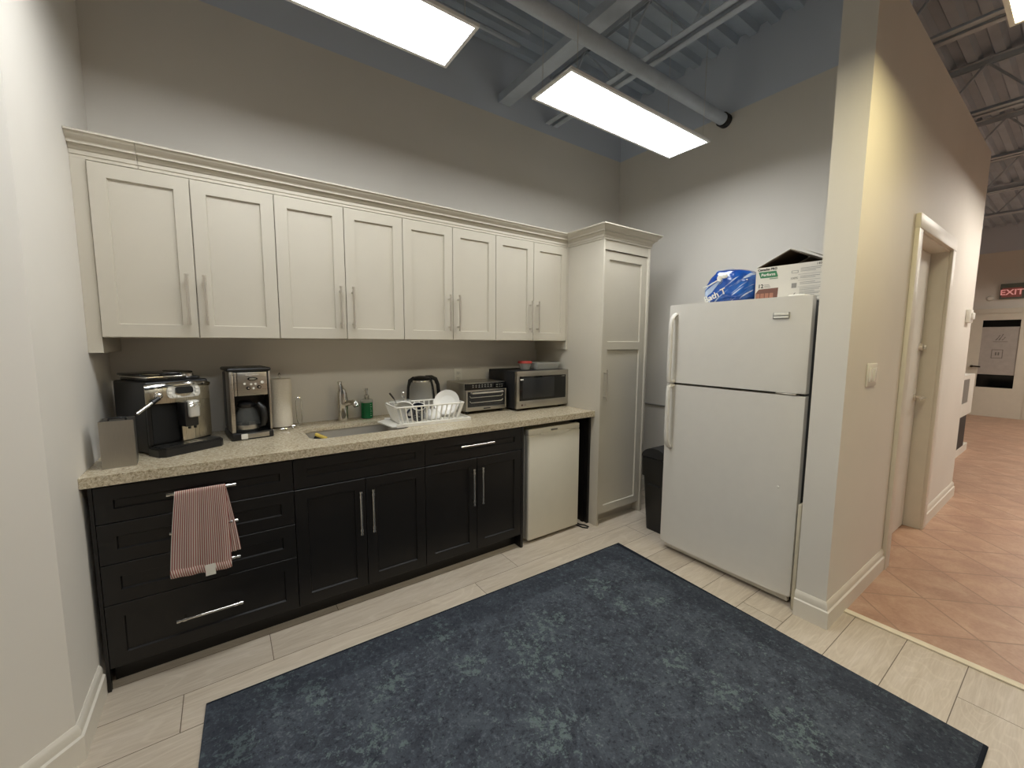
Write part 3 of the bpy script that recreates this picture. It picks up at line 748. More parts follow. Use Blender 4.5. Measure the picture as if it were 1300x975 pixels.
bm = BM(); box(bm, 0.239, 0.309, -0.005, -0.002, 1.577, 1.587, 0.001); box(bm, 0.239, 0.309, -0.005, -0.002, 1.592, 1.606, 0.001); bm2 = bm; t.part('badge_plate', bm2, WHITEP, parent=fz)
bm = BM(); box(bm, 0.27, 0.37, 0.004, 0.05, 1.168, 1.178, 0.002); t.part('middle_hinge', bm, NICKEL, label='metal middle hinge')
bm = BM(); box(bm, 0.29, 0.37, 0.02, 0.12, 1.677, 1.700, 0.006); t.part('hinge_cover', bm, WHITEP)
bm = BM(); box(bm, -FW+0.02, FW-0.02, 0.045, 0.075, 0.012, 0.052, 0.003); box(bm, -FW+0.02, FW-0.02, 0.036, 0.046, 0.036, 0.050, 0.003); t.part('kick_grille', bm, FRIDGEW)
bm = BM(); lathe(bm, [(0, 0.004), (0.005, 0.003), (0.007, 0.0)], (0, 0, 0), 12, T(0.318, 0.0035, 0.660) @ R(PI/2, 'X')); t.part('screw_plug', bm, WHITEP, parent=fd)
for x in (-0.36, 0.36):
    for y in (0.10, 0.70):
        bm = BM(); cyl(bm, (x, y, 0), (x, y, 0.032), 0.02); t.part('foot', bm, BLACKP)
bm = BM(); box(bm, 2.455, 3.30, 0.8185, 0.8345, 0.0, 0.592, 0.002)
solo('cream_board', bm, mat('cream_board', (206, 196, 172), 0.5), 'thin cream board slotted upright between the refrigerator and the partition', 'board', (2.9, 0.826, 0), world=True)

# ------------------------------------------------------------------ on top of the fridge
BOXW = mat('white_printed_card', (226, 221, 210), 0.6, var=0.02); KRAFT = mat('brown_card', (104, 86, 68), 0.8, var=0.1)
INK = mat('dark_ink', (52, 50, 48), 0.6); GREYINK = mat('grey_ink', (150, 146, 140), 0.6); GREENINK = mat('green_ink', (62, 128, 88), 0.5)
t = Thing('cardboard_box', 'open white cardboard carton with green print on top of the refrigerator', 'box', (2.60, 1.015, 1.6765), -PI/2+math.radians(1.5))
bw, bd, bh = 0.172, 0.30, 0.203     # half width, depth, height
bm = BM()
box(bm, -bw, bw, 0, 0.004, 0, bh); box(bm, -bw, bw, bd-0.004, bd, 0, bh); box(bm, -bw, -bw+0.004, 0.004, bd-0.004, 0, bh); box(bm, bw-0.004, bw, 0.004, bd-0.004, 0, bh); box(bm, -bw, bw, 0.004, bd-0.004, 0, 0.004)
t.part('carton', bm, BOXW)
bm = BM(); box(bm, -bw+0.0045, bw-0.0045, 0.0045, bd-0.0045, 0.0045, 0.006); box(bm, -bw+0.0045, bw-0.0045, bd-0.0058, bd-0.0045, 0.006, bh); box(bm, -bw+0.0045, -bw+0.0055, 0.0045, bd-0.006, 0.006, bh); box(bm, bw-0.0055, bw-0.0045, 0.0045, bd-0.006, 0.006, bh)
t.part('lining', bm, KRAFT, label='brown inside of the carton')
def flap(name, p0, p1, y0, y1, th=0.004, m=BOXW):
    d = Vector((p1[0]-p0[0], p1[1]-p0[1])); n = Vector((-d.y, d.x)).normalized()*th
    if n.y < 0: n = -n
    bm = BM(); extrude_poly(bm, [p0, p1, (p1[0]+n.x, p1[1]+n.y), (p0[0]+n.x, p0[1]+n.y)], 'y', y0, y1); return t.part(name, bm, m)
f1 = flap('flap', (-bw, bh+0.001), (-0.004, bh+0.085), 0.004, bd-0.004)
f2 = flap('flap', (bw-0.004, bh+0.004), (0.0, bh+0.085), 0.008, bd-0.004)
f3 = flap('flap', (bw, bh+0.018), (0.035, bh+0.088), 0.05, bd)
bm = BM(); d0 = 0.0025
extrude_poly(bm, [(-bw+0.006, bh-0.001), (-0.006, bh+0.080), (-0.006, bh+0.078), (-bw+0.010, bh-0.001)], 'y', 0.006, bd-0.006); t.part('flap_underside', bm, KRAFT, parent=f1, label='brown underside')
bm = BM(); extrude_poly(bm, [(bw-0.008, bh-0.001), (-0.001, bh+0.080), (-0.001, bh+0.078), (bw-0.012, bh-0.001)], 'y', 0.010, bd-0.006); t.part('flap_underside', bm, KRAFT, parent=f2, label='brown underside')
bm = BM(); box(bm, -bw+0.006, bw-0.006, bd-0.02, bd-0.016, 0.10, bh+0.07) ; bm.free()
bm = BM(); extrude_poly(bm, [(-bw+0.004, bh+0.001), (bw-0.004, bh+0.001), (0.0, bh+0.083)], 'y', bd+0.001, bd+0.004); t.part('back_flap', bm, KRAFT, label='brown inside of the raised back flap')
def printed(name, bm, m): return t.part(name, bm, m)
def tx(body, size, x, z, m, name='print', y=-0.0006, bold=0.0): return t.part(name, text_bm(body, size, T(x, y, z) @ FRONT, 0.0004, bold), m)
tx('Cascades PRO', 0.017, -0.112, 0.190, INK, 'heading', bold=0.0006)
bm = BM(); extrude_poly(bm, [(-0.158, 0.178), (-0.066, 0.178), (-0.056, 0.150), (-0.056, 0.143), (-0.146, 0.143)], 'y', -0.001, 0.0005); printed('green_banner', bm, GREENINK)
tx('Perform', 0.022, -0.106, 0.160, WHITEP, 'banner_text', y=-0.0014, bold=0.0006)
bm = BM(); box(bm, -0.098, -0.055, -0.001, 0, 0.134, 0.137); printed('green_line', bm, GREENINK)
tx('12', 0.030, -0.143, 0.096, INK, 'print_number', bold=0.0008)
bm = BM()
for k in range(3): box(bm, -0.124, -0.098+0.004*k, -0.001, 0, 0.102-k*0.007, 0.1045-k*0.007)
for r_, (zt, n) in enumerate(((0.174, 3), (0.130, 2), (0.098, 2), (0.066, 4), (0.036, 3))):
    for k in range(n): box(bm, 0.055, 0.165-0.02*((k*7+r_) % 3), -0.001, 0, zt-k*0.008, zt-k*0.008+0.0022)
for zt in (0.142, 0.110, 0.075): box(bm, 0.045, 0.168, -0.001, 0, zt, zt+0.0012)
printed('small_print', bm, GREYINK)
tx('100%', 0.017, 0.026, 0.124, GREYINK, 'print_percent')
tx('14008', 0.016, 0.146, 0.190, INK, 'print_code')
bm = BM(); box(bm, 0.012, 0.044, -0.001, 0, 0.152, 0.154); box(bm, 0.012, 0.044, -0.001, 0, 0.164, 0.166); box(bm, 0.012, 0.014, -0.001, 0, 0.152, 0.166); box(bm, 0.042, 0.044, -0.001, 0, 0.152, 0.166)
box(bm, 0.016, 0.040, -0.001, 0, 0.072, 0.098, 0.0); extrude_poly(bm, [(0.014, 0.030), (0.022, 0.022), (0.038, 0.044), (0.034, 0.046), (0.022, 0.030)], 'y', -0.001, 0)
printed('icons', bm, GREYINK)
PINK = mat('printed_roll_pink', (176, 122, 100), 0.6, scale=60); PINKD = mat('printed_roll_shade', (122, 84, 72), 0.6)
bm = BM(); extrude_poly(bm, [(-0.168, 0.006), (-0.070, 0.006), (-0.052, 0.028), (-0.050, 0.082), (-0.152, 0.080), (-0.168, 0.058)], 'y', -0.0008, 0.0002); printed('roll_picture', bm, PINKD)
bm = BM()
for k in range(4): box(bm, -0.165+k*0.024, -0.146+k*0.024, -0.0013, -0.0006, 0.008, 0.055)
printed('roll_picture_highlight', bm, PINK)

def blue_wrap():
    t_ = NT('blue_printed_wrap'); v = t_.coord((1, 1, 1), (0, math.radians(35), math.radians(20)))
    st = t_.n('ShaderNodeMapping'); st.inputs['Scale'].default_value = (3.0, 3.0, 26); t_.l(v, st.inputs[0])
    n = t_.noise(st.outputs[0], 1.5, 3, 0.5, 0.6); n2 = t_.noise(v, 9, 3)
    base = t_.ramp(n2, [(0.3, lin((14, 44, 120))), (0.55, lin((28, 84, 176))), (0.8, lin((52, 120, 208)))])
    c = t_.mix(t_.ramp(n, [(0.555, (0, 0, 0, 1)), (0.60, (1, 1, 1, 1))]), base, lin((190, 210, 238)))
    t_.set(Base_Color=c, Roughness=0.16, Coat_Weight=0.5); t_.bump(t_.noise(v, 22, 3), 0.35, 0.01)
    return t_.m
t = Thing('tissue_pack', 'blue plastic-wrapped tissue pack beside the carton on top of the refrigerator', 'tissue pack', (2.66, 1.348, 1.6765), -PI/2+math.radians(3))
bm = BM(); g = bmesh.ops.create_cube(bm, size=1.0)
bmesh.ops.subdivide_edges(bm, edges=bm.edges[:], cuts=14, use_grid_fill=True)
from mathutils import noise as mnoise
for v in bm.verts:
    p = v.co.copy(); q = p.copy()
    for a_ in range(3): pass
    e_ = 3.2; nrm = (abs(2*p.x)**e_+abs(2*p.y)**e_+abs(2*p.z)**e_)**(1/e_); q = p/max(nrm, 1e-6)*1.0
    q = q if nrm > 0 else p
    q *= 1.0/1.0
    x, y, z = q.x*0.300, q.y*0.25, (q.z+0.5)*0.225
    s = (x+0.155)/0.31
    if z > 0.02: z *= (0.62+0.42*min(1, s*3.2)) if s < 0.31 else 1.0-0.10*max(0, s-0.5)
    d_ = mnoise.noise(Vector((x*16, y*16, z*16)))*0.007+mnoise.noise(Vector((x*45, y*45, z*30)))*0.0035
    nv = Vector((q.x, q.y, q.z)).normalized()*d_
    v.co = (x+nv.x, y+nv.y, max(0.0, z+nv.z))
t.part('wrapped_pack', bm, blue_wrap(), angle=60)
def on_pack(body, size, x, z, ang, bold, y): return t.part('printed_lettering', text_bm(body, size, T(x, y, z) @ R(-ang, 'Y') @ FRONT, 0.0006, bold), WHITEP, label='white lettering')
on_pack('Bath T', 0.052, -0.052, 0.060, math.radians(22), 0.001, -0.1315)
bm = BM(); tube(bm, [(-0.13, -0.127, 0.115), (-0.09, -0.131, 0.125), (-0.04, -0.132, 0.150), (-0.02, -0.130, 0.145)], 0.004, 6)
sphere(bm, (-0.03, -0.126, 0.165), 0.016, 1, 0.3, 1.2); sphere(bm, (0.0, -0.126, 0.172), 0.013, 1.4, 0.3, 1); t.part('printed_motif', bm, WHITEP, label='white printed motif')

# ------------------------------------------------------------------ trash bin
t = Thing('trash_bin', 'black plastic trash bin with domed lid between the pantry and the refrigerator', 'trash bin', (2.80, 1.83, 0))
def taper(bm, a, b, z0, a2, b2, z1, r0=0.03):
    L = [[bm.verts.new((p[0], p[1], z)) for p in rrect(-x, x, -y, y, r0, 4)] for x, y, z in ((a, b, z0), (a2, b2, z1))]
    for k in range(len(L[0])): bm.faces.new((L[0][k], L[0][(k+1) % len(L[0])], L[1][(k+1) % len(L[0])], L[1][k]))
    bm.faces.new(L[0][::-1]); bm.faces.new(L[1])
bm = BM(); taper(bm, 0.165, 0.085, 0.0, 0.195, 0.105, 0.44); body = t.part('bin_body', bm, BLACKP)
bm = BM(); box(bm, -0.20, -0.165, -0.05, 0.05, 0.36, 0.375, 0.004); t.part('grip', bm, BLACKM, parent=body)
bm = BM(); taper(bm, 0.205, 0.115, 0.43, 0.208, 0.118, 0.575); t.part('collar', bm, BLACKP)
bm = BM()
P = [(-0.112*math.cos(PI*k/12), 0.578+0.075*math.sin(PI*k/12)) for k in range(13)]
extrude_poly(bm, P, 'x', -0.200, 0.200); t.part('swing_lid', bm, BLACKM)

# ------------------------------------------------------------------ counter top things
t = Thing('metal_canister', 'plain brushed metal square canister at the left wall beside the espresso machine', 'canister', (-0.378, 2.345, CT1), math.radians(4))
bm = BM(); a, h = 0.053, 0.197
box(bm, -a, a, -0.05, -0.047, 0, h); box(bm, -a, a, 0.047, 0.05, 0, h); box(bm, -a, -a+0.003, -0.047, 0.047, 0, h); box(bm, a-0.003, a, -0.047, 0.047, 0, h); box(bm, -a+.003, a-.003, -0.047, 0.047, 0, 0.003)
t.part('sleeve', bm, STEEL)
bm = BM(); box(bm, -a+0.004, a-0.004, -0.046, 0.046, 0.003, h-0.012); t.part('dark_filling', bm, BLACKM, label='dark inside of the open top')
bm = BM(); tube(bm, [(-0.028, 0, h-0.012), (-0.026, 0, h+0.004), (0.0, 0, h+0.006), (0.026, 0, h+0.004), (0.028, 0, h-0.012)], 0.004, 8); t.part('lift_handle', bm, BLACKP)

# espresso machine: local x across the front, y backwards, origin at the middle of the tray front
t = Thing('espresso_machine', 'black and steel automatic espresso machine on the counter near the left wall', 'espresso machine', (-0.1295, 2.4335, CT1), math.radians(30.5))
W = 0.134
bm = BM(); box(bm, -W, W, 0.105, 0.385, 0.004, 0.338, 0.012, 3); t.part('body', bm, BLACKP)
bm = BM()
nx, hz = 18, [0.050, 0.075, 0.14, 0.222, 0.236, 0.268, 0.300, 0.322, 0.336]
def fy(x, z):
    c = (x/W); return 0.072+0.030*c*c+0.02*max(0, (z-0.27)/0.066)**2
def pnl(x0, x1, z0, z1, th=0.012, nx=10, nz=6):
    gg = [[(x0+(x1-x0)*i/nx, z0+(z1-z0)*j/nz) for i in range(nx+1)] for j in range(nz+1)]
    fr = [[bm.verts.new((x, fy(x, z), z)) for x, z in r] for r in gg]; bk = [[bm.verts.new((x, fy(x, z)+th, z)) for x, z in r] for r in gg]
    for A_, flip in ((fr, 0), (bk, 1)):
        for j in range(nz):
            for i in range(nx):
                q = (A_[j][i], A_[j][i+1], A_[j+1][i+1], A_[j+1][i]); bm.faces.new(q[::-1] if flip else q)
    rim = [(0, i) for i in range(nx+1)]+[(j, nx) for j in range(1, nz+1)]+[(nz, i) for i in range(nx-1, -1, -1)]+[(j, 0) for j in range(nz-1, 0, -1)]
    for a_, b_ in zip(rim, rim[1:]+rim[:1]): bm.faces.new((fr[a_[0]][a_[1]], bk[a_[0]][a_[1]], bk[b_[0]][b_[1]], fr[b_[0]][b_[1]]))
pnl(-W+0.002, W-0.001, 0.236, 0.322); t.part('front_fascia', bm, CHAMP, label='champagne steel upper fascia')
bm = BM(); pnl(-0.012, 0.044, 0.048, 0.235, nx=5); pnl(0.0455, W-0.001, 0.048, 0.235, nx=6); t.part('service_door', bm, CHAMP, label='champagne steel lower door')
bm = BM(); pnl(-W+0.002, -W+0.014, 0.048, 0.235, nx=2); t.part('front_edge', bm, BLACKP)
bm = BM()
P = [(-W+0.002+(2*W-0.003)*k/16) for k in range(17)]
tube(bm, [(x, fy(x, 0.31)-0.001, 0.322-0.018*(x/W)**2*0.6) for x in P], 0.0115, 10); t.part('brow_trim', bm, CHROME, label='bright chrome brow')
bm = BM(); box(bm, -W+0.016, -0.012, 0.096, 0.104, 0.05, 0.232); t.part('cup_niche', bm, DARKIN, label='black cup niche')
SILV = mat('silver_plastic', (206, 204, 198), 0.3, 0.3)
def fpill(z0, z1, x0, x1, off, m, name, r=0.012, par=None):
    bm = BM(); P = rrect(x0, x1, z0, z1, r, 5)
    A_ = [bm.verts.new((x, fy(x, z)-off, z)) for x, z in P]; B_ = [bm.verts.new((x, fy(x, z)+0.002, z)) for x, z in P]
    bm.faces.new(A_); bm.faces.new(B_[::-1])
    for i in range(len(P)): bm.faces.new((A_[i], A_[(i+1) % len(P)], B_[(i+1) % len(P)], B_[i]))
    return t.part(name, bm, m, parent=par)
cp = fpill(0.256, 0.313, -0.062, 0.078, 0.006, SILV, 'control_panel', 0.02)
fpill(0.276, 0.308, -0.028, 0.044, 0.0085, GLOSSB, 'display', 0.010, cp)
for x, z in ((-0.052, 0.300), (-0.052, 0.283), (-0.036, 0.266), (-0.020, 0.264), (0.062, 0.300), (0.062, 0.283), (0.054, 0.266)):
    fpill(z-0.005, z+0.005, x-0.007, x+0.007, 0.0085, WHITEP, 'button', 0.0035, cp)
bm = BM(); box(bm, -0.028, 0.030, 0.012, 0.075, 0.122, 0.240, 0.006); sp = t.part('spout_block', bm, BLACKP)
bm = BM(); box(bm, -0.014, 0.032, -0.002, 0.030, 0.165, 0.246, 0.008, 3); t.part('spout_cover', bm, SILV, parent=sp, label='silver spout cover')
bm = BM()
for z in (0.225, 0.214): tube(bm, [(-0.011, -0.002, z+0.006), (-0.002, -0.005, z+0.011), (0.009, -0.003, z+0.004), (0.019, -0.005, z+0.010), (0.029, -0.002, z+0.006)], 0.0035, 8)
t.part('wave_trim', bm, CHROME, parent=sp, label='chrome wave trim')
for x in (-0.010, 0.014):
    bm = BM(); cyl(bm, (x, 0.016, 0.122), (x, 0.016, 0.112), 0.006); t.part('nozzle', bm, BLACKP, parent=sp)
sx_, sz_ = -0.092, 0.274
bm = BM(); sphere(bm, (sx_, fy(sx_, sz_)-0.004, sz_), 0.017); cyl(bm, (sx_, fy(sx_, sz_)+0.004, sz_), (sx_, fy(sx_, sz_)-0.004, sz_), 0.020); st = t.part('steam_knuckle', bm, CHROME)
a_ = Vector((sx_, fy(sx_, sz_)-0.010, sz_-0.008)); dr = Vector((-0.84, -0.22, -0.50)).normalized()
bm = BM(); cyl(bm, a_+dr*0.004, a_+dr*0.042, 0.010, 0.011); t.part('wand_grip', bm, BLACKP, parent=st)
bm = BM(); cyl(bm, a_+dr*0.040, a_+dr*0.120, 0.0085, 0.0085); t.part('wand_tube', bm, CHROME, parent=st)
bm = BM(); P = [(-0.138, 0.102), (-0.138, 0.022), (-0.118, 0.0), (0.118, 0.0), (0.138, 0.022), (0.138, 0.102)]
v = extrude_poly(bm, P, 'z', 0.0, 0.040); bmesh.ops.bevel(bm, geom=[e for e in bm.edges if e.verts[0].co.z > 0.03 and e.verts[1].co.z > 0.03], offset=0.006, segments=2, affect='EDGES'); tr = t.part('drip_tray', bm, BLACKP)
bm = BM(); box(bm, -0.122, 0.122, 0.012, 0.098, 0.040, 0.0425); t.part('tray_grate', bm, mat('dark_grate', (60, 60, 58), 0.3, 0.6), parent=tr)
bm = BM(); box(bm, -0.014, 0.044, 0.014, 0.096, 0.0425, 0.044); t.part('tray_plate', bm, STEEL, parent=tr, label='steel plate in the tray')
for x in (-0.07, 0.014):
    bm = BM(); box(bm, x-0.014, x+0.014, 0.03, 0.045, 0.0425, 0.0445, 0.002); t.part('tray_slot', bm, BLACKP, parent=tr)
bm = BM(); box(bm, -0.115, 0.110, 0.125, 0.360, 0.338, 0.352, 0.005); hp = t.part('hopper', bm, SMOKE, label='smoked bean hopper')
bm = BM(); box(bm, -0.118, 0.050, 0.115, 0.365, 0.352, 0.360, 0.003); t.part('lid_rim', bm, CHROME, parent=hp, label='chrome lid rim')
bm = BM(); box(bm, -0.122, 0.054, 0.160, 0.370, 0.3605, 0.372, 0.005); box(bm, 0.058, 0.118, 0.20, 0.365, 0.352, 0.374, 0.006); t.part('lid', bm, GLOSSB)
bm = BM(); lathe(bm, [(0, 0), (0.026, 0), (0.026, 0.012), (0.018, 0.018), (0, 0.02)], (0.066, 0.155, 0.352), 20); t.part('grind_knob', bm, CHROME, label='chrome knob')

# drip coffee maker
t = Thing('coffee_maker', 'steel and black drip coffee maker with glass carafe beside the paper towels', 'coffee maker', (0.113, 2.572, CT1), math.radians(7))
bm = BM(); box(bm, -0.098, 0.098, 0.0, 0.235, 0.0, 0.040, 0.008); t.part('base', bm, BLACKP)
bm = BM(); box(bm, -0.093, 0.093, 0.125, 0.240, 0.040, 0.360, 0.008); t.part('water_tank', bm, BLACKP)
bm = BM(); box(bm, -0.092, 0.092, 0.020, 0.125, 0.238, 0.362, 0.006); hd = t.part('brew_head', bm, BLACKP)
bm = BM(); box(bm, -0.058, 0.080, 0.012, 0.022, 0.236, 0.360, 0.003); pn = t.part('control_panel', bm, STEELV, parent=hd, label='brushed steel control panel')
for x0, x1 in ((-0.094, -0.074), (0.084, 0.096)):
    bm = BM(); box(bm, x0, x1, 0.012, 0.130, 0.040, 0.364, 0.004); t.part('side_rail', bm, STEELV, label='steel upright')
bm = BM(); box(bm, -0.073, -0.060, 0.014, 0.024, 0.236, 0.360, 0.002); t.part('panel_edge', bm, STEELV, parent=hd)
bm = BM(); box(bm, -0.102, 0.102, 0.012, 0.238, 0.364, 0.384, 0.009, 3); t.part('lid', bm, BLACKP)
def disc(r, x, z, y0, y1, sx=1.0, sz=1.0):
    bm = BM(); lathe(bm, [(0, 0), (r, 0), (r*0.94, y0-y1), (0, y0-y1)], (0, 0, 0), 20, T(x, y0, z) @ Matrix.Diagonal((sx, 1, sz, 1)) @ R(PI/2, 'X')); return bm
t.part('display', disc(0.024, 0.012, 0.325, 0.012, 0.009, 1.0, 0.42), GLOSSB, label='dark oval display')
t.part('display_bezel', disc(0.016, 0.012, 0.325, 0.009, 0.0078, 1.0, 0.38), mat('lcd_grey', (128, 124, 110), 0.4))
for x, z, r, dark in ((-0.026, 0.300, 0.006, 0), (0.004, 0.296, 0.006, 0), (0.024, 0.297, 0.006, 0), (0.056, 0.305, 0.0075, 0), (0.014, 0.274, 0.006, 0)):
    t.part('button', disc(r, x, z, 0.012, 0.008), WHITEP)
for x, z in ((-0.010, 0.276), (0.040, 0.280)):
    k_ = t.part('dial', disc(0.0095, x, z, 0.012, 0.003), BLACKP); t.part('dial_cap', disc(0.005, x+0.001, z, 0.003, 0.001), CHROME, parent=k_)
bm = BM()
for k in range(9): box(bm, -0.018+k*0.0068, -0.0135+k*0.0068, 0.0112, 0.0122, 0.3435, 0.3435+(0.006 if k in (0, 5, 8) else 0.0042))
t.part('panel_marking', bm, mat('pale_marking', (222, 216, 204), 0.4), parent=pn)
bm = BM(); box(bm, -0.050, 0.075, -0.0015, 0.004, 0.008, 0.032, 0.001); t.part('base_plate', bm, STEEL, label='steel plate on the base')
bm = BM(); box(bm, -0.056, -0.026, -0.003, 0.0, 0.006, 0.034, 0.003); t.part('sticker', bm, WHITEP, label='small white sticker')
cx_, cy_ = -0.014, 0.070
bm = BM(); lathe(bm, [(0, 0), (0.047, 0), (0.056, 0.008), (0.060, 0.035), (0.056, 0.07), (0.045, 0.105), (0.038, 0.122), (0.040, 0.132)], (cx_, cy_-0.004, 0.0425), 28); cf = t.part('carafe', bm, glass('carafe_glass', (120, 122, 120), 0.35, 0.04), label='clear glass carafe')
bm = BM(); lathe(bm, [(0.0605, 0.012), (0.0615, 0.016), (0.0615, 0.030), (0.0605, 0.034)], (cx_, cy_-0.004, 0.0425), 28); t.part('carafe_band', bm, STEEL, parent=cf, label='steel band')
bm = BM(); lathe(bm, [(0.041, 0.128), (0.043, 0.132), (0.043, 0.146), (0.03, 0.156), (0, 0.158)], (cx_, cy_-0.004, 0.0425), 24); t.part('carafe_lid', bm, BLACKP, parent=cf)
bm = BM(); tube(bm, [(cx_+0.034, cy_-0.035, 0.178), (cx_+0.050, cy_-0.058, 0.186), (cx_+0.064, cy_-0.070, 0.165), (cx_+0.070, cy_-0.074, 0.120), (cx_+0.062, cy_-0.066, 0.075), (cx_+0.046, cy_-0.05, 0.062)], [0.008, 0.013, 0.016, 0.016, 0.014, 0.008], 12); t.part('carafe_handle', bm, BLACKP, parent=cf)
bm = BM(); lathe(bm, [(0, 0), (0.058, 0), (0.058, 0.002), (0, 0.0025)], (cx_, cy_-0.004, 0.0398), 28); t.part('hot_plate', bm, BLACKM)

# paper towels
t = Thing('paper_towel_holder', 'wire paper towel stand holding a white roll, right of the coffee maker', 'paper towel holder', (0.270, 2.795, CT1))
bm = BM(); tube(bm, [(0.072*math.cos(2*PI*k/32), 0.072*math.sin(2*PI*k/32), 0.010) for k in range(32)], 0.003, 8, closed=True)
tube(bm, [(-0.072, 0, 0.010), (0.072, 0, 0.010)], 0.003, 8); tube(bm, [(0.0, -0.072, 0.010), (0, 0.072, 0.010)], 0.003, 8)
for k in range(4): sphere(bm, (0.074*math.cos(PI/4+k*PI/2), 0.074*math.sin(PI/4+k*PI/2), 0.006), 0.006)
t.part('base_ring', bm, CHROME)
bm = BM(); tube(bm, [(0, 0, 0.010), (0, 0, 0.318)], 0.004, 8); lathe(bm, [(0, 0.0), (0.006, 0.004), (0.008, 0.012), (0.004, 0.02), (0, 0.024)], (0, 0, 0.316), 14); t.part('centre_post', bm, CHROME)
bm = BM(); ax = 0.092; tube(bm, [(0.072, 0.0, 0.010), (ax, 0.0, 0.012), (ax-0.010, 0.0, 0.05), (ax-0.010, 0.0, 0.165), (ax-0.006, 0, 0.178), (ax+0.004, 0, 0.184), (ax+0.014, 0, 0.178), (ax+0.018, 0, 0.165), (ax+0.018, 0, 0.012)], 0.003, 8); t.part('tension_arm', bm, CHROME)
PAPER = mat('paper_towel', (228, 220, 204), 0.95, var=0.03, scale=90, bump=0.3, bscale=140)
bm = BM(); lathe(bm, [(0.018, 0.018), (0.058, 0.018), (0.0595, 0.022), (0.0595, 0.298), (0.058, 0.302), (0.018, 0.302), (0.018, 0.018)], (0, 0, 0), 40)
bmesh.ops.remove_doubles(bm, verts=bm.verts[:], dist=1e-6); o = bpy.data.objects.new('paper_towel_roll', finish(bm, 'paper_towel_roll', PAPER)); COL.objects.link(o); o.location = (0.270, 2.795, CT1)
tag(o, 'white paper towel roll standing upright on its wire stand', 'paper towel roll')

# dish rack with drainboard
RX, RY, RZR = 1.085, 2.535, math.radians(-2)
t = Thing('drainboard', 'white plastic drainboard under the dish rack, tipping over the sink edge', 'drainboard', (RX, RY, CT1), RZR)
bm = BM()
P = [(-0.235, -0.13), (0.27, -0.13), (0.275, -0.125), (0.275, 0.135), (0.27, 0.14), (-0.235, 0.14)]
extrude_poly(bm, P, 'z', 0.001, 0.010)
extrude_poly(bm, [(-0.235, -0.13), (-0.235, 0.14), (-0.290, 0.10), (-0.262, -0.115)], 'z', 0.003, 0.011)
for a in ((-0.235, 0.275, -0.13, -0.122), (-0.235, 0.275, 0.132, 0.14), (0.267, 0.275, -0.122, 0.132)): box(bm, *a, 0.010, 0.022, 0.002)
t.part('tray', bm, WHITEP)
t = Thing('dish_rack', 'white slatted dish rack with dishes on the drainboard beside the sink', 'dish rack', (RX, RY, CT1+0.0105), RZR)
bm = BM()
b0, b1 = (0.20, 0.095), (0.232, 0.118); zr = 0.112
def lp(hx_, hy_, z, r): return [(p[0], p[1], z) for p in rrect(-hx_, hx_, -hy_, hy_, 0.02, 4)]
tube(bm, lp(*b1, zr, 0), 0.0052, 8, closed=True); tube(bm, lp(*b0, 0.006, 0), 0.0045, 8, closed=True)
for k in range(13):
    f = -0.92+1.84*k/12
    for s in (-1, 1): tube(bm, [(b0[0]*f, s*b0[1], 0.006), (b1[0]*f, s*b1[1], zr)], 0.0050, 6)
for k in range(7):
    f = -0.85+1.7*k/6
    for s in (-1, 1): tube(bm, [(s*b0[0], b0[1]*f, 0.006), (s*b1[0], b1[1]*f, zr)], 0.0048, 6)
    tube(bm, [(-b0[0], b0[1]*f, 0.006), (b0[0], b0[1]*f, 0.006)], 0.003, 6)
for k in range(9):
    f = -0.8+1.6*k/8; tube(bm, [(b0[0]*f, -b0[1], 0.006), (b0[0]*f, b0[1], 0.006)], 0.003, 6)
t.part('basket', bm, WHITEP)
ZB = CT1+0.0105+0.011
RM = T(RX, RY, 0) @ R(RZR, 'Z')
def rk(x, y, z=0.0): p = RM @ Vector((x, y, 0)); return (p.x, p.y, ZB+z)
def tilted(bm, M): xform(bm, M); return bm
# plates
def plate_bm(r):
    bm = BM(); lathe(bm, [(0, 0), (r*0.55, 0), (r*0.62, 0.002), (r*0.80, 0.012), (r, 0.020), (r, 0.0235), (r*0.80, 0.0155), (r*0.62, 0.006), (r*0.55, 0.0045), (0, 0.0045)], (0, 0, 0), 40); return bm
bm = plate_bm(0.088); tilted(bm, T(0, 0, 0.088) @ Vector((-0.52, -0.66, 0.40)).to_track_quat('Z', 'Y').to_matrix().to_4x4())
solo('dinner_plate', bm, CERAM, 'white round plate standing tilted at the right end of the dish rack', 'plate', rk(0.160, 0.005))
def bowl_bm(r, h):
    bm = BM(); lathe(bm, [(0, 0), (r*0.5, 0), (r*0.52, 0.006), (r*0.80, h*0.4), (r*0.96, h*0.8), (r, h), (r*0.96, h), (r*0.90, h*0.8), (r*0.74, h*0.42), (r*0.45, 0.012), (0, 0.010)], (0, 0, 0), 36); return bm
bm = bowl_bm(0.075, 0.06); tilted(bm, T(0, 0, 0.078) @ R(math.radians(-30), 'Z') @ R(math.radians(115), 'X'))
solo('white_bowl', bm, CERAM, 'white bowl leaning behind the navy mug in the dish rack', 'bowl', (rk(-0.126, 0.026)[0], rk(-0.126, 0.026)[1], ZB+0.006))
bm = bowl_bm(0.058, 0.055); tilted(bm, T(0, 0, 0.056) @ R(PI, 'X'))
solo('white_bowl', bm, CERAM, 'small white bowl upside down in the middle of the dish rack', 'bowl', rk(0.042, -0.015))
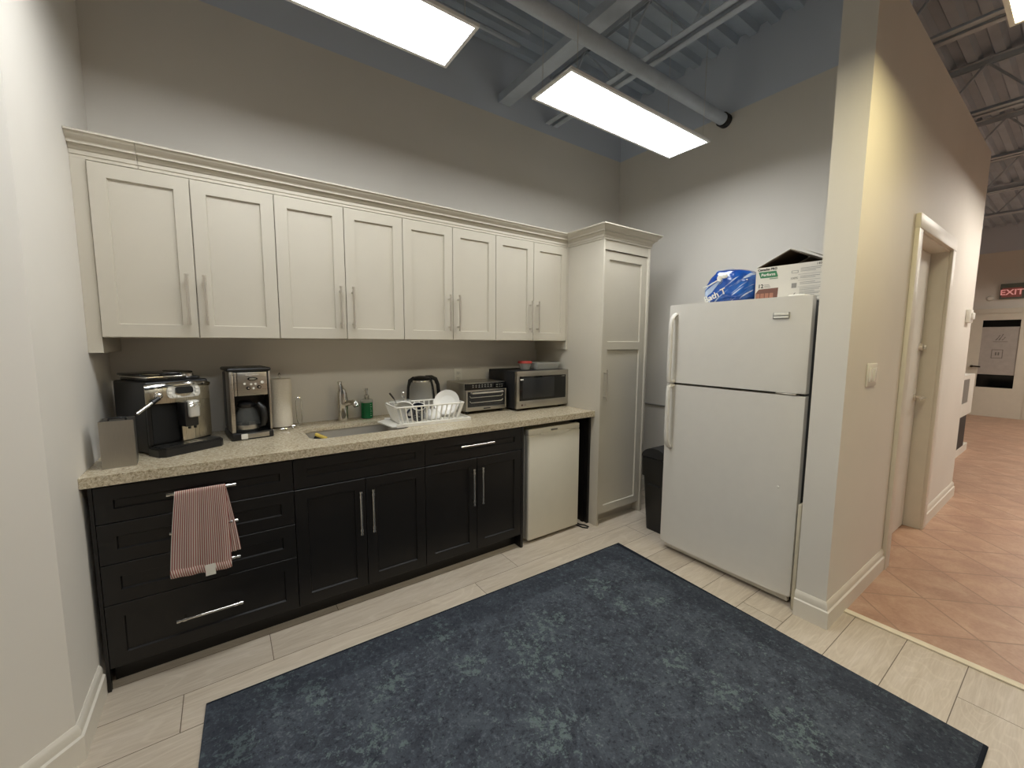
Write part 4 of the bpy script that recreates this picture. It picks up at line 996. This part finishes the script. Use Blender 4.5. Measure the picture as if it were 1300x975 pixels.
# mugs
NAVY = mat('navy_glaze', (44, 50, 66), 0.25, var=0.1)
def navy_speck():
    t_ = NT('navy_speckled_glaze'); v = t_.coord(); n = t_.noise(v, 120, 3, 0.7)
    t_.set(Base_Color=t_.ramp(n, [(0.50, lin((26, 30, 40))), (0.60, lin((150, 152, 156)))]), Roughness=0.3); return t_.m
t = Thing('navy_mug', 'navy mug with a white rim lying tilted in the dish rack', 'mug', rk(-0.068, -0.035))
MM = T(0, 0, 0.012) @ R(math.radians(28), 'X') @ R(math.radians(-6), 'Y')
bm = BM(); lathe(bm, [(0, 0), (0.036, 0), (0.040, 0.004), (0.042, 0.092)], (0, 0, 0), 32); tilted(bm, MM); t.part('mug_body', bm, navy_speck())
bm = BM(); lathe(bm, [(0.042, 0.092), (0.043, 0.096), (0.0385, 0.096), (0.0385, 0.092)], (0, 0, 0), 32); tilted(bm, MM); t.part('mug_rim', bm, CERAM, label='white rim')
bm = BM(); lathe(bm, [(0.0385, 0.094), (0.037, 0.01), (0, 0.008)], (0, 0, 0), 32); tilted(bm, MM); t.part('mug_inside', bm, NAVY)
bm = BM(); tube(bm, [(-0.038, 0, 0.082), (-0.062, -0.004, 0.080), (-0.078, -0.008, 0.062), (-0.076, -0.008, 0.038), (-0.060, -0.004, 0.022), (-0.038, 0, 0.018)], 0.0065, 10); tilted(bm, MM); t.part('mug_handle', bm, NAVY)
# cutlery cup
t = Thing('cutlery_cup', 'clear plastic cutlery cup in the back left corner of the dish rack', 'cutlery cup', rk(-0.145, 0.078))
bm = BM(); box(bm, -0.062, 0.068, -0.024, 0.024, 0.0, 0.002); box(bm, -0.062, 0.068, -0.024, -0.0225, 0.002, 0.118); box(bm, -0.062, 0.068, 0.0225, 0.024, 0.002, 0.118); box(bm, -0.062, -0.0605, -0.0225, 0.0225, 0.002, 0.118); box(bm, 0.0665, 0.068, -0.0225, 0.0225, 0.002, 0.118)
tube(bm, [(p[0]+0.003, p[1], 0.118) for p in rrect(-0.066, 0.066, -0.025, 0.025, 0.006, 3)], 0.002, 6, closed=True)
t.part('cup_wall', bm, glass('clear_thin_plastic', (226, 226, 220), 0.16, 0.15))
bm = BM(); tube(bm, [(0.02, 0, 0.004), (-0.03, 0, 0.118), (-0.040, 0, 0.135), (-0.064, 0.0, 0.168)], [0.004, 0.004, 0.009, 0.0105], 8, flat=0.6)
solo('knife', bm, mat('brown_black_handle', (44, 34, 28), 0.4), 'dark handled knife poking left out of the clear cutlery cup', 'knife', (rk(-0.150, 0.076)[0], rk(-0.150, 0.076)[1], ZB+0.003))
bm = BM(); tube(bm, [(0.0, 0, 0.004), (0.008, 0, 0.11), (0.004, 0.0, 0.135)], [0.0025, 0.0025, 0.004], 8); sphere(bm, (0.004, 0, 0.150), 0.020, 0.75, 0.35, 1.15, 14)
solo('spoon', bm, CHROME, 'metal spoon standing bowl-up in the clear cutlery cup', 'spoon', (rk(-0.128, 0.074)[0], rk(-0.128, 0.074)[1], ZB+0.003))

# kettle
t = Thing('electric_kettle', 'clear glass kettle with black lid and handle behind the dish rack', 'kettle', (1.165, 2.790, CT1), math.radians(-10))
bm = BM(); lathe(bm, [(0, 0), (0.092, 0), (0.094, 0.006), (0.094, 0.024), (0.086, 0.028), (0, 0.028)], (0, 0, 0), 36); t.part('power_base', bm, BLACKP)
bm = BM(); lathe(bm, [(0, 0.030), (0.086, 0.030), (0.090, 0.036), (0.090, 0.058), (0.086, 0.060), (0, 0.060)], (0, 0, 0), 36); t.part('heater_band', bm, STEEL, label='steel band')
bm = BM(); lathe(bm, [(0.0, 0.061), (0.086, 0.061), (0.088, 0.075), (0.086, 0.14), (0.080, 0.20), (0.070, 0.244), (0.066, 0.252)], (0, 0, 0), 40); t.part('glass_body', bm, glass('kettle_glass', (196, 198, 196), 0.26, 0.04), label='clear glass body')
bm = BM(); lathe(bm, [(0.0715, 0.238), (0.0725, 0.241), (0.0705, 0.249), (0.068, 0.252)], (0, 0, 0), 40); t.part('collar_ring', bm, CHROME, label='chrome collar')
bm = BM(); lathe(bm, [(0.0, 0.252), (0.068, 0.252), (0.068, 0.264), (0.05, 0.276), (0.02, 0.281), (0, 0.282)], (0, 0, 0), 36); t.part('lid', bm, BLACKP)
bm = BM(); tube(bm, [(0.03, 0, 0.272), (0.075, 0, 0.270), (0.105, 0, 0.255), (0.122, 0, 0.215), (0.128, 0, 0.15), (0.126, 0, 0.09), (0.118, 0, 0.06), (0.09, 0, 0.05)], [0.012, 0.015, 0.016, 0.014, 0.013, 0.013, 0.012, 0.010], 12); tube(bm, [(0.070, 0, 0.258), (0.082, 0, 0.20), (0.090, 0, 0.13), (0.092, 0, 0.065)], [0.008, 0.009, 0.009, 0.008], 8); t.part('handle', bm, BLACKP)
bm = BM(); tube(bm, [(-0.050, 0, 0.262), (-0.082, 0, 0.248), (-0.094, 0, 0.20), (-0.098, 0, 0.13), (-0.094, 0, 0.06)], [0.012, 0.009, 0.006, 0.006, 0.006], 10, flat=1.6); t.part('spout', bm, BLACKP, label='black spout edge')
bm = BM(); tube(bm, [(1.279, 2.80, CT1+0.225), (1.31, 2.83, CT1+0.205), (1.345, 2.87, CT1+0.165), (1.375, 2.90, CT1+0.10), (1.385, 2.905, CT1+0.03), (1.36, 2.89, CT1+0.0065), (1.25, 2.885, CT1+0.0055)], 0.0045, 8)
solo('kettle_cord', bm, BLACKP, 'black cord hanging down between the kettle and the toaster oven', 'cord', (1.33, 2.88, CT1), world=True)

# toaster oven
t = Thing('toaster_oven', 'steel countertop toaster oven with glass door left of the microwave', 'toaster oven', (1.592, 2.585, CT1), math.radians(1))
w2 = 0.182
bm = BM(); box(bm, -w2, w2, 0.012, 0.29, 0.020, 0.228, 0.008); t.part('body', bm, STEEL)
bm = BM(); box(bm, -w2+0.002, w2-0.002, 0.0, 0.012, 0.178, 0.225, 0.002); cp = t.part('control_strip', bm, GLOSSB, label='black control strip')
bm = BM()
for k in range(7):
    x = -0.115+k*0.026
    for zz_, hh in ((0.196, 0.008), (0.209, 0.007)):
        if k == 5 and zz_ > 0.2: zz_ += 0.003
        box(bm, x-0.006, x+0.006, -0.0006, 0.001, zz_, zz_+0.0016); box(bm, x-0.001, x+0.001, -0.0006, 0.001, zz_, zz_+hh)
for x in (0.095, 0.118, 0.142):
    for z in (0.192, 0.207): box(bm, x-0.008, x+0.008, -0.0006, 0.001, z, z+0.002)
t.part('control_icons', bm, mat('pale_print', (186, 184, 176), 0.5), parent=cp)
bm = BM()
box(bm, -w2+0.002, -w2+0.018, -0.008, 0.012, 0.024, 0.176, 0.003); box(bm, w2-0.018, w2-0.002, -0.008, 0.012, 0.024, 0.176, 0.003); box(bm, -w2+0.018, w2-0.018, -0.008, 0.012, 0.024, 0.052, 0.003); box(bm, -w2+0.018, w2-0.018, -0.008, 0.012, 0.166, 0.176, 0.002)
dr_ = t.part('door_frame', bm, STEEL)
bm = BM(); box(bm, -w2+0.018, w2-0.018, -0.003, 0.002, 0.052, 0.166); t.part('door_glass', bm, SMOKE, parent=dr_, label='dark glass pane')
bm = BM(); tube(bm, [(-0.135, -0.008, 0.158), (-0.135, -0.026, 0.156), (0.135, -0.026, 0.156), (0.135, -0.008, 0.158)], 0.006, 10); t.part('door_handle', bm, NICKEL, parent=dr_)
for z in (0.122, 0.085):
    bm = BM(); tube(bm, [(-0.145, -0.0045, z+0.012), (-0.135, -0.0045, z), (0.135, -0.0045, z), (0.145, -0.0045, z+0.012)], 0.0022, 6); t.part('oven_rack', bm, NICKEL)
bm = BM(); box(bm, -0.03, 0.03, -0.0092, -0.0075, 0.033, 0.041); t.part('name_plate', bm, BLACKP)
for x in (-0.15, 0.15):
    for y in (0.03, 0.26):
        bm = BM(); cyl(bm, (x, y, 0), (x, y, 0.021), 0.013); t.part('foot', bm, BLACKP)

# microwave
t = Thing('microwave_oven', 'steel fronted microwave oven on the counter beside the pantry', 'microwave', (2.066, 2.490, CT1))
w2 = 0.262
bm = BM(); box(bm, -w2, w2, 0.03, 0.40, 0.016, 0.306, 0.004); t.part('body', bm, BLACKM)
bm = BM()
box(bm, -w2, w2, 0.0, 0.03, 0.020, 0.078, 0.004); box(bm, -w2, w2, 0.0, 0.03, 0.266, 0.306, 0.004); box(bm, -w2, -w2+0.026, 0.0, 0.03, 0.074, 0.27, 0.004); box(bm, w2-0.026, w2, 0.0, 0.03, 0.074, 0.27, 0.004)
df = t.part('front_frame', bm, STEEL, label='brushed steel front frame')
bm = BM(); box(bm, -w2+0.024, w2-0.024, 0.004, 0.029, 0.076, 0.268, 0.002); gd = t.part('door_glass', bm, GLOSSB, label='black glass door')
bm = BM(); box(bm, -0.205, 0.115, 0.0028, 0.006, 0.095, 0.252, 0.001); t.part('window_mesh', bm, mat('window_screen', (34, 35, 37), 0.3), parent=gd)
bm = BM(); box(bm, -0.228, -0.198, 0.0022, 0.0045, 0.238, 0.247); t.part('white_mark', bm, WHITEP, parent=gd)
bm = BM()
for k in range(5): box(bm, 0.195+k*0.006, 0.199+k*0.006, 0.0032, 0.0045, 0.254, 0.257)
t.part('display_digits', bm, mat('pale_print', (186, 184, 176), 0.5), parent=gd)
bm = disc(0.008, -0.212, 0.046, 0.0, -0.001); t.part('logo_disc', bm, mat('dark_red_logo', (70, 40, 42), 0.4), parent=df)
t.part('logo_text', text_bm('LG', 0.020, T(-0.186, -0.0004, 0.046) @ FRONT, 0.0004), mat('grey_ink_dark', (84, 82, 80), 0.5), parent=df)
for x in (-0.22, 0.22):
    for y in (0.06, 0.36):
        bm = BM(); cyl(bm, (x, y, 0), (x, y, 0.018), 0.014); t.part('foot', bm, BLACKP)
MTOP = CT1+0.3065
t = Thing('round_food_tub', 'small round clear food tub with a red lid on the microwave', 'food container', (1.990, 2.640, MTOP))
bm = BM(); lathe(bm, [(0, 0), (0.036, 0), (0.040, 0.005), (0.050, 0.045), (0.053, 0.056)], (0, 0, 0), 32); t.part('tub', bm, CLEARP)
bm = BM(); lathe(bm, [(0.054, 0.052), (0.058, 0.052), (0.058, 0.062), (0.055, 0.070), (0.045, 0.070), (0.042, 0.067), (0, 0.067)], (0, 0, 0), 32); t.part('lid', bm, mat('red_lid', (178, 62, 56), 0.4), label='red snap lid')
t = Thing('flat_food_tub', 'long clear rectangular food tub beside the red-lidded tub on the microwave', 'food container', (2.178, 2.640, MTOP), math.radians(-3))
bm = BM()
L = [[bm.verts.new((p[0], p[1], z)) for p in rrect(-a, a, -b, b, 0.02, 4)] for a, b, z in ((0.112, 0.068, 0.0), (0.116, 0.072, 0.006), (0.128, 0.082, 0.052), (0.136, 0.090, 0.053), (0.136, 0.090, 0.056), (0.126, 0.080, 0.056), (0.112, 0.068, 0.006))]
for a, b in zip(L, L[1:]):
    for k in range(len(a)): bm.faces.new((a[k], a[(k+1) % len(a)], b[(k+1) % len(a)], b[k]))
bm.faces.new(L[0][::-1]); bm.faces.new(L[-1])
t.part('tub', bm, CLEARP)
bm = BM(); extrude_poly(bm, rrect(-0.124, 0.124, -0.078, 0.078, 0.02, 4), 'z', 0.0505, 0.0525); t.part('lid', bm, glass('frosted_lid', (214, 214, 206), 0.6, 0.3))

# ------------------------------------------------------------------ towel over the top drawer pull
def towel():
    t = Thing('dish_towel', 'red and white striped dish towel draped over the top drawer pull', 'towel', (-0.11, 2.165, 0.62))
    def sheet(name, topL, topR, botL, botR, y_off, nx=40, nz=36, over=True, label=None, u0=0.0, u1=1.0, amp=0.004, hook=False):
        bm = BM(); uvl = bm.loops.layers.uv.new('UVMap'); g = []; UV = {}
        rows = []
        HB = 2.173-0.0   # pull axis y
        for j in range(nz+1):
            f = j/nz; row = []
            for i in range(nx+1):
                s = i/nx
                ftop = Vector((topL[0]+(topR[0]-topL[0])*s, topL[1]+(topR[1]-topL[1])*s)); fb = Vector((botL[0]+(botR[0]-botL[0])*s, botL[1]+(botR[1]-botL[1])*s))
                bulge = math.sin(PI*f*0.9)*0.006
                p = ftop.lerp(fb, f); x = p.x+(s-0.5)*bulge
                y = 2.165+y_off-amp*(0.3+f)*math.sin(s*9.0+0.8*f)-0.0035*f*math.sin(s*21+1.3)-0.006*f
                v = bm.verts.new((x, y, p.y)); UV[v] = (u0+(u1-u0)*s, 1-f); row.append(v)
            rows.append(row)
        # over the pull and down behind it
        pre = []
        for ang, dz in ((100, 0), (60, 0), (20, 0), (-10, -0.05)):
            row = []
            for i in range(nx+1):
                v0 = rows[0][i].co; s = i/nx; a = math.radians(ang)
                if dz: co = (v0.x, 2.1875+0.001, v0.z-0.06)
                else: co = (v0.x, HB-0.0085*math.cos(math.radians(180-0))*(-1 if ang > 90 else 1)*abs(math.cos(a)), 0.800+0.0105*math.sin(a)+0.0)
                v = bm.verts.new(co); UV[v] = (u0+(u1-u0)*s, 1.02); row.append(v)
            pre.append(row)
        if over: rows = pre[::-1]+rows
        for a, b in zip(rows, rows[1:]):
            for i in range(nx):
                f_ = bm.faces.new((a[i], a[i+1], b[i+1], b[i]))
                for l_ in f_.loops: l_[uvl].uv = UV[l_.vert]
        r = bmesh.ops.solidify(bm, geom=bm.faces[:], thickness=0.0022)
        return t.part(name, bm, STRIPE, world=True, angle=60, label=label)
    sheet('front_fold', (-0.197, 0.806), (-0.022, 0.806), (-0.230, 0.452), (-0.018, 0.432), 0.0)
    sheet('back_fold', (-0.040, 0.800), (-0.020, 0.800), (-0.038, 0.490), (0.020, 0.498), 0.005, nx=12, over=False, u0=0.86, u1=1.14, amp=0.001)
    # turned-up hem and care label
    bm = BM(); uvl = bm.loops.layers.uv.new('UVMap'); rows = []
    UV = {}
    for j in range(5):
        row = []
        for i in range(31):
            s = i/30; f = j/4
            x = -0.229+0.212*s; z = 0.446-0.018*s+0.036*f-0.012*math.sin(PI*s)*0.4
            y = 2.165-0.006-0.004*(0.3+1.0)*math.sin(s*9+0.8)-0.0035*math.sin(s*21+1.3)-0.004-0.005*math.sin(PI*min(1, f*1.0))
            v = bm.verts.new((x, y, z)); UV[v] = (s+f*0.03, f); row.append(v)
        rows.append(row)
    for a, b in zip(rows, rows[1:]):
        for i in range(30):
            f_ = bm.faces.new((a[i], a[i+1], b[i+1], b[i]))
            for l_ in f_.loops: l_[uvl].uv = UV[l_.vert]
    bmesh.ops.solidify(bm, geom=bm.faces[:], thickness=0.0022)
    t.part('hem', bm, STRIPE, world=True, angle=60)
    bm = BM(); box(bm, -0.112, -0.076, 2.1445, 2.1457, 0.420, 0.470); t.part('care_label', bm, WHITEP, world=True, label='white care label')
towel()

# ------------------------------------------------------------------ wall fittings
t = Thing('wall_outlet', 'white duplex wall outlet above the toaster oven', 'outlet', (1.530, YB-0.0005, 1.175))
bm = BM(); box(bm, -0.036, 0.036, -0.006, 0, -0.058, 0.058, 0.003); t.part('cover_plate', bm, WHITEP)
for z in (-0.022, 0.022):
    bm = BM(); box(bm, -0.017, 0.017, -0.008, -0.005, z-0.016, z+0.016, 0.004); so = t.part('socket', bm, WHITEP)
    bm = BM(); box(bm, -0.008, -0.006, -0.0085, -0.0075, z-0.004, z+0.008); box(bm, 0.006, 0.008, -0.0085, -0.0075, z-0.004, z+0.008); box(bm, -0.002, 0.002, -0.0085, -0.0075, z-0.012, z-0.008); t.part('socket_slots', bm, BLACKM, parent=so)
t = Thing('light_switch', 'white light switch plate on the partition left of the white door', 'light switch', (2.815, PY0-0.0005, 1.280))
bm = BM(); box(bm, -0.075, 0.075, -0.007, 0, -0.060, 0.060, 0.003); t.part('cover_plate', bm, WHITEP)
for x in (-0.034, 0.034):
    bm = BM(); box(bm, x-0.020, x+0.020, -0.013, -0.006, -0.036, 0.036, 0.003); t.part('rocker', bm, CERAM)
bm = BM(); tube(bm, [(XR-0.008, 2.86, 0.850), (XR-0.008, 2.3, 0.850), (XR-0.008, 1.70, 0.846)], 0.007, 8)
solo('wall_conduit', bm, mat('grey_conduit', (150, 148, 142), 0.5), 'thin grey horizontal conduit on the right wall behind the trash bin', 'conduit', (XR-0.008, 2.3, 0.85), world=True)
t = Thing('fire_alarm_strobe', 'small white alarm unit on the partition just right of the white door', 'alarm', (5.40, PY0-0.0005, 1.690))
bm = BM(); box(bm, -0.075, 0.075, -0.028, 0, -0.058, 0.058, 0.006); t.part('housing', bm, WHITEP)
bm = BM(); box(bm, -0.035, 0.035, -0.046, -0.028, -0.030, 0.030, 0.01); t.part('strobe_lens', bm, CERAM)

# ------------------------------------------------------------------ far end of the hall
t = Thing('reception_unit', 'white boxy unit with dark openings beyond the partition end', 'cabinet', (8.0, 1.3, 0))
DW = mat('white_unit_paint', (226, 222, 212), 0.45, var=0.02)
bm = BM(); extrude_poly(bm, [(7.30, 0.52), (8.32, 0.52), (8.32, 1.05), (7.30, 1.05), (7.30, 1.0), (7.95, 1.0), (7.95, 0.69), (7.30, 0.69)], 'y', 0.90, 0.93); box(bm, 7.30, 8.32, 0.93, 1.70, 1.02, 1.05); box(bm, 7.30, 8.32, 0.93, 1.70, 0.52, 0.55); box(bm, 8.28, 8.32, 0.93, 1.70, 0.55, 1.02); box(bm, 7.30, 8.32, 1.66, 1.70, 0.0, 0.52)
box(bm, 7.30, 8.32, 0.90, 1.70, 0.0, 0.10); t.part('unit_shell', bm, DW, world=True)
bm = BM(); box(bm, 7.31, 7.948, 0.9035, 0.914, 0.692, 0.998); t.part('dark_panel', bm, GLOSSB, world=True, label='dark opening panel')
bm = BM(); box(bm, 7.31, 8.02, 0.903, 1.60, 0.10, 0.52); t.part('recess_panel', bm, BLACKM, world=True, label='dark recess above the plinth')
# door_2
FXW = 12.6
DOORG = mat('far_door_paint', (214, 206, 190), 0.45, var=0.02)
t = Thing('door_2', 'pale glazed exit door at the far end of the hall', 'door', (FXW-0.02, 1.09, 0), kind='structure')
def fbox(bm, y0, y1, z0, z1, d0, d1): box(bm, FXW-d1, FXW-d0, y0, y1, z0, z1)
ya, yb_, za, zb_ = 0.70, 1.48, 0.0, 2.06
gy0, gy1, gz0, gz1 = 0.855, 1.340, 0.585, 1.925
bm = BM(); fbox(bm, ya, gy0, za, zb_, 0.001, 0.04); fbox(bm, gy1, yb_, za, zb_, 0.001, 0.04); fbox(bm, gy0, gy1, za, gz0, 0.001, 0.04); fbox(bm, gy0, gy1, gz1, zb_, 0.001, 0.04); t.part('door_leaf', bm, DOORG, world=True)
bm = BM(); fbox(bm, ya-0.09, ya, 0, zb_+0.09, 0.001, 0.055); fbox(bm, yb_, yb_+0.09, 0, zb_+0.09, 0.001, 0.055); fbox(bm, ya, yb_, zb_, zb_+0.09, 0.001, 0.055); t.part('door_casing', bm, DOORG, world=True)
bm = BM(); fbox(bm, gy0, gy1, gz0, gz1, 0.010, 0.018); t.part('door_glass', bm, GLOSSB, world=True, label='dark glass pane')
bm = BM(); fbox(bm, gy0, gy1, 0.845, 1.79, 0.018, 0.020); t.part('frosted_film', bm, mat('frosted_film', (172, 164, 156), 0.6), world=True, label='frosted band across the glass')
LOGO = mat('logo_grey', (112, 106, 100), 0.6)
bm = BM()
for y0, y1, zz_ in ((1.155, 1.125, 0.10), (1.115, 1.085, 0.12), (1.075, 1.055, 0.06)):
    P = [(y0, 1.53), (y0-0.02, 1.53), (y1-0.02, 1.53+zz_), (y1-0.035, 1.53+zz_)]
    extrude_poly(bm, P, 'x', FXW-0.0215, FXW-0.0195)
fbox(bm, 0.99, 1.18, 1.495, 1.503, 0.0195, 0.0215); t.part('logo_mark', bm, LOGO, world=True)
bm = BM()
for a in ((1.035, 1.185, 1.335, 1.345), (1.035, 1.185, 1.17, 1.18), (1.035, 1.045, 1.18, 1.335), (1.175, 1.185, 1.18, 1.335)): fbox(bm, *a, 0.0195, 0.0215)
fbox(bm, 1.08, 1.10, 1.23, 1.29, 0.0195, 0.0215); fbox(bm, 1.115, 1.135, 1.23, 1.29, 0.0195, 0.0215)
t.part('framed_mark', bm, LOGO, world=True)
bm = BM(); cyl(bm, (FXW-0.04, 1.42, 1.0), (FXW-0.09, 1.42, 1.0), 0.022); tube(bm, [(FXW-0.09, 1.42, 1.0), (FXW-0.095, 1.38, 1.0), (FXW-0.09, 1.30, 0.995)], 0.014, 8); t.part('door_handle', bm, mat('dark_bronze', (70, 62, 52), 0.35, 0.8), world=True, label='dark lever handle')
t = Thing('exit_sign', 'dim red EXIT sign on the far wall above the glazed door', 'exit sign', (FXW, 1.0, 2.46))
bm = BM(); fbox(bm, 0.855, 1.165, 2.33, 2.62, 0.001, 0.06); t.part('housing', bm, mat('greenish_grey_metal', (98, 104, 94), 0.5), world=True)
bm = BM(); fbox(bm, 0.89, 1.14, 2.36, 2.54, 0.06, 0.064); t.part('face_plate', bm, mat('dull_red_face', (168, 104, 98), 0.5), world=True, label='dull red face')
RED = emit_mat('red_exit_letters', (214, 78, 82), 0.30)
bm = text_bm('EXIT', 0.145, T(FXW-0.0655, 1.015, 2.45) @ R(-PI/2, 'Z') @ FRONT, 0.001, 0.003); t.part('lettering', bm, RED, world=True, label='red letters EXIT')
bm = BM(); lathe(bm, [(0, 0.04), (0.03, 0.035), (0.05, 0.015), (0.055, 0)], (0, 0, 0), 20, T(FXW-0.001, 1.29, 2.36) @ R(-PI/2, 'Y'))
solo('emergency_light', bm, WHITEP, 'small round pale emergency light left of the EXIT sign', 'emergency light', (FXW, 1.29, 2.36), world=True)

# ------------------------------------------------------------------ rug
rc = [Vector((2.259, 1.858)), Vector((-0.129, 1.913)), Vector((-0.217, 0.150)), Vector((2.171, 0.095))]
ctr = (rc[0]+rc[1]+rc[2]+rc[3])/4; ra = math.atan2(rc[0].y-rc[1].y, rc[0].x-rc[1].x)
bm = BM(); v = extrude_poly(bm, [(p.x, p.y) for p in rc], 'z', 0.0005, 0.009)
bmesh.ops.bevel(bm, geom=[e for e in bm.edges if e.verts[0].co.z > 0.005 and e.verts[1].co.z > 0.005], offset=0.003, segments=2, affect='EDGES')
solo('area_rug', bm, RUG, 'dark slate blue distressed area rug on the pale plank floor', 'rug', (ctr.x, ctr.y, 0), ra, world=True)
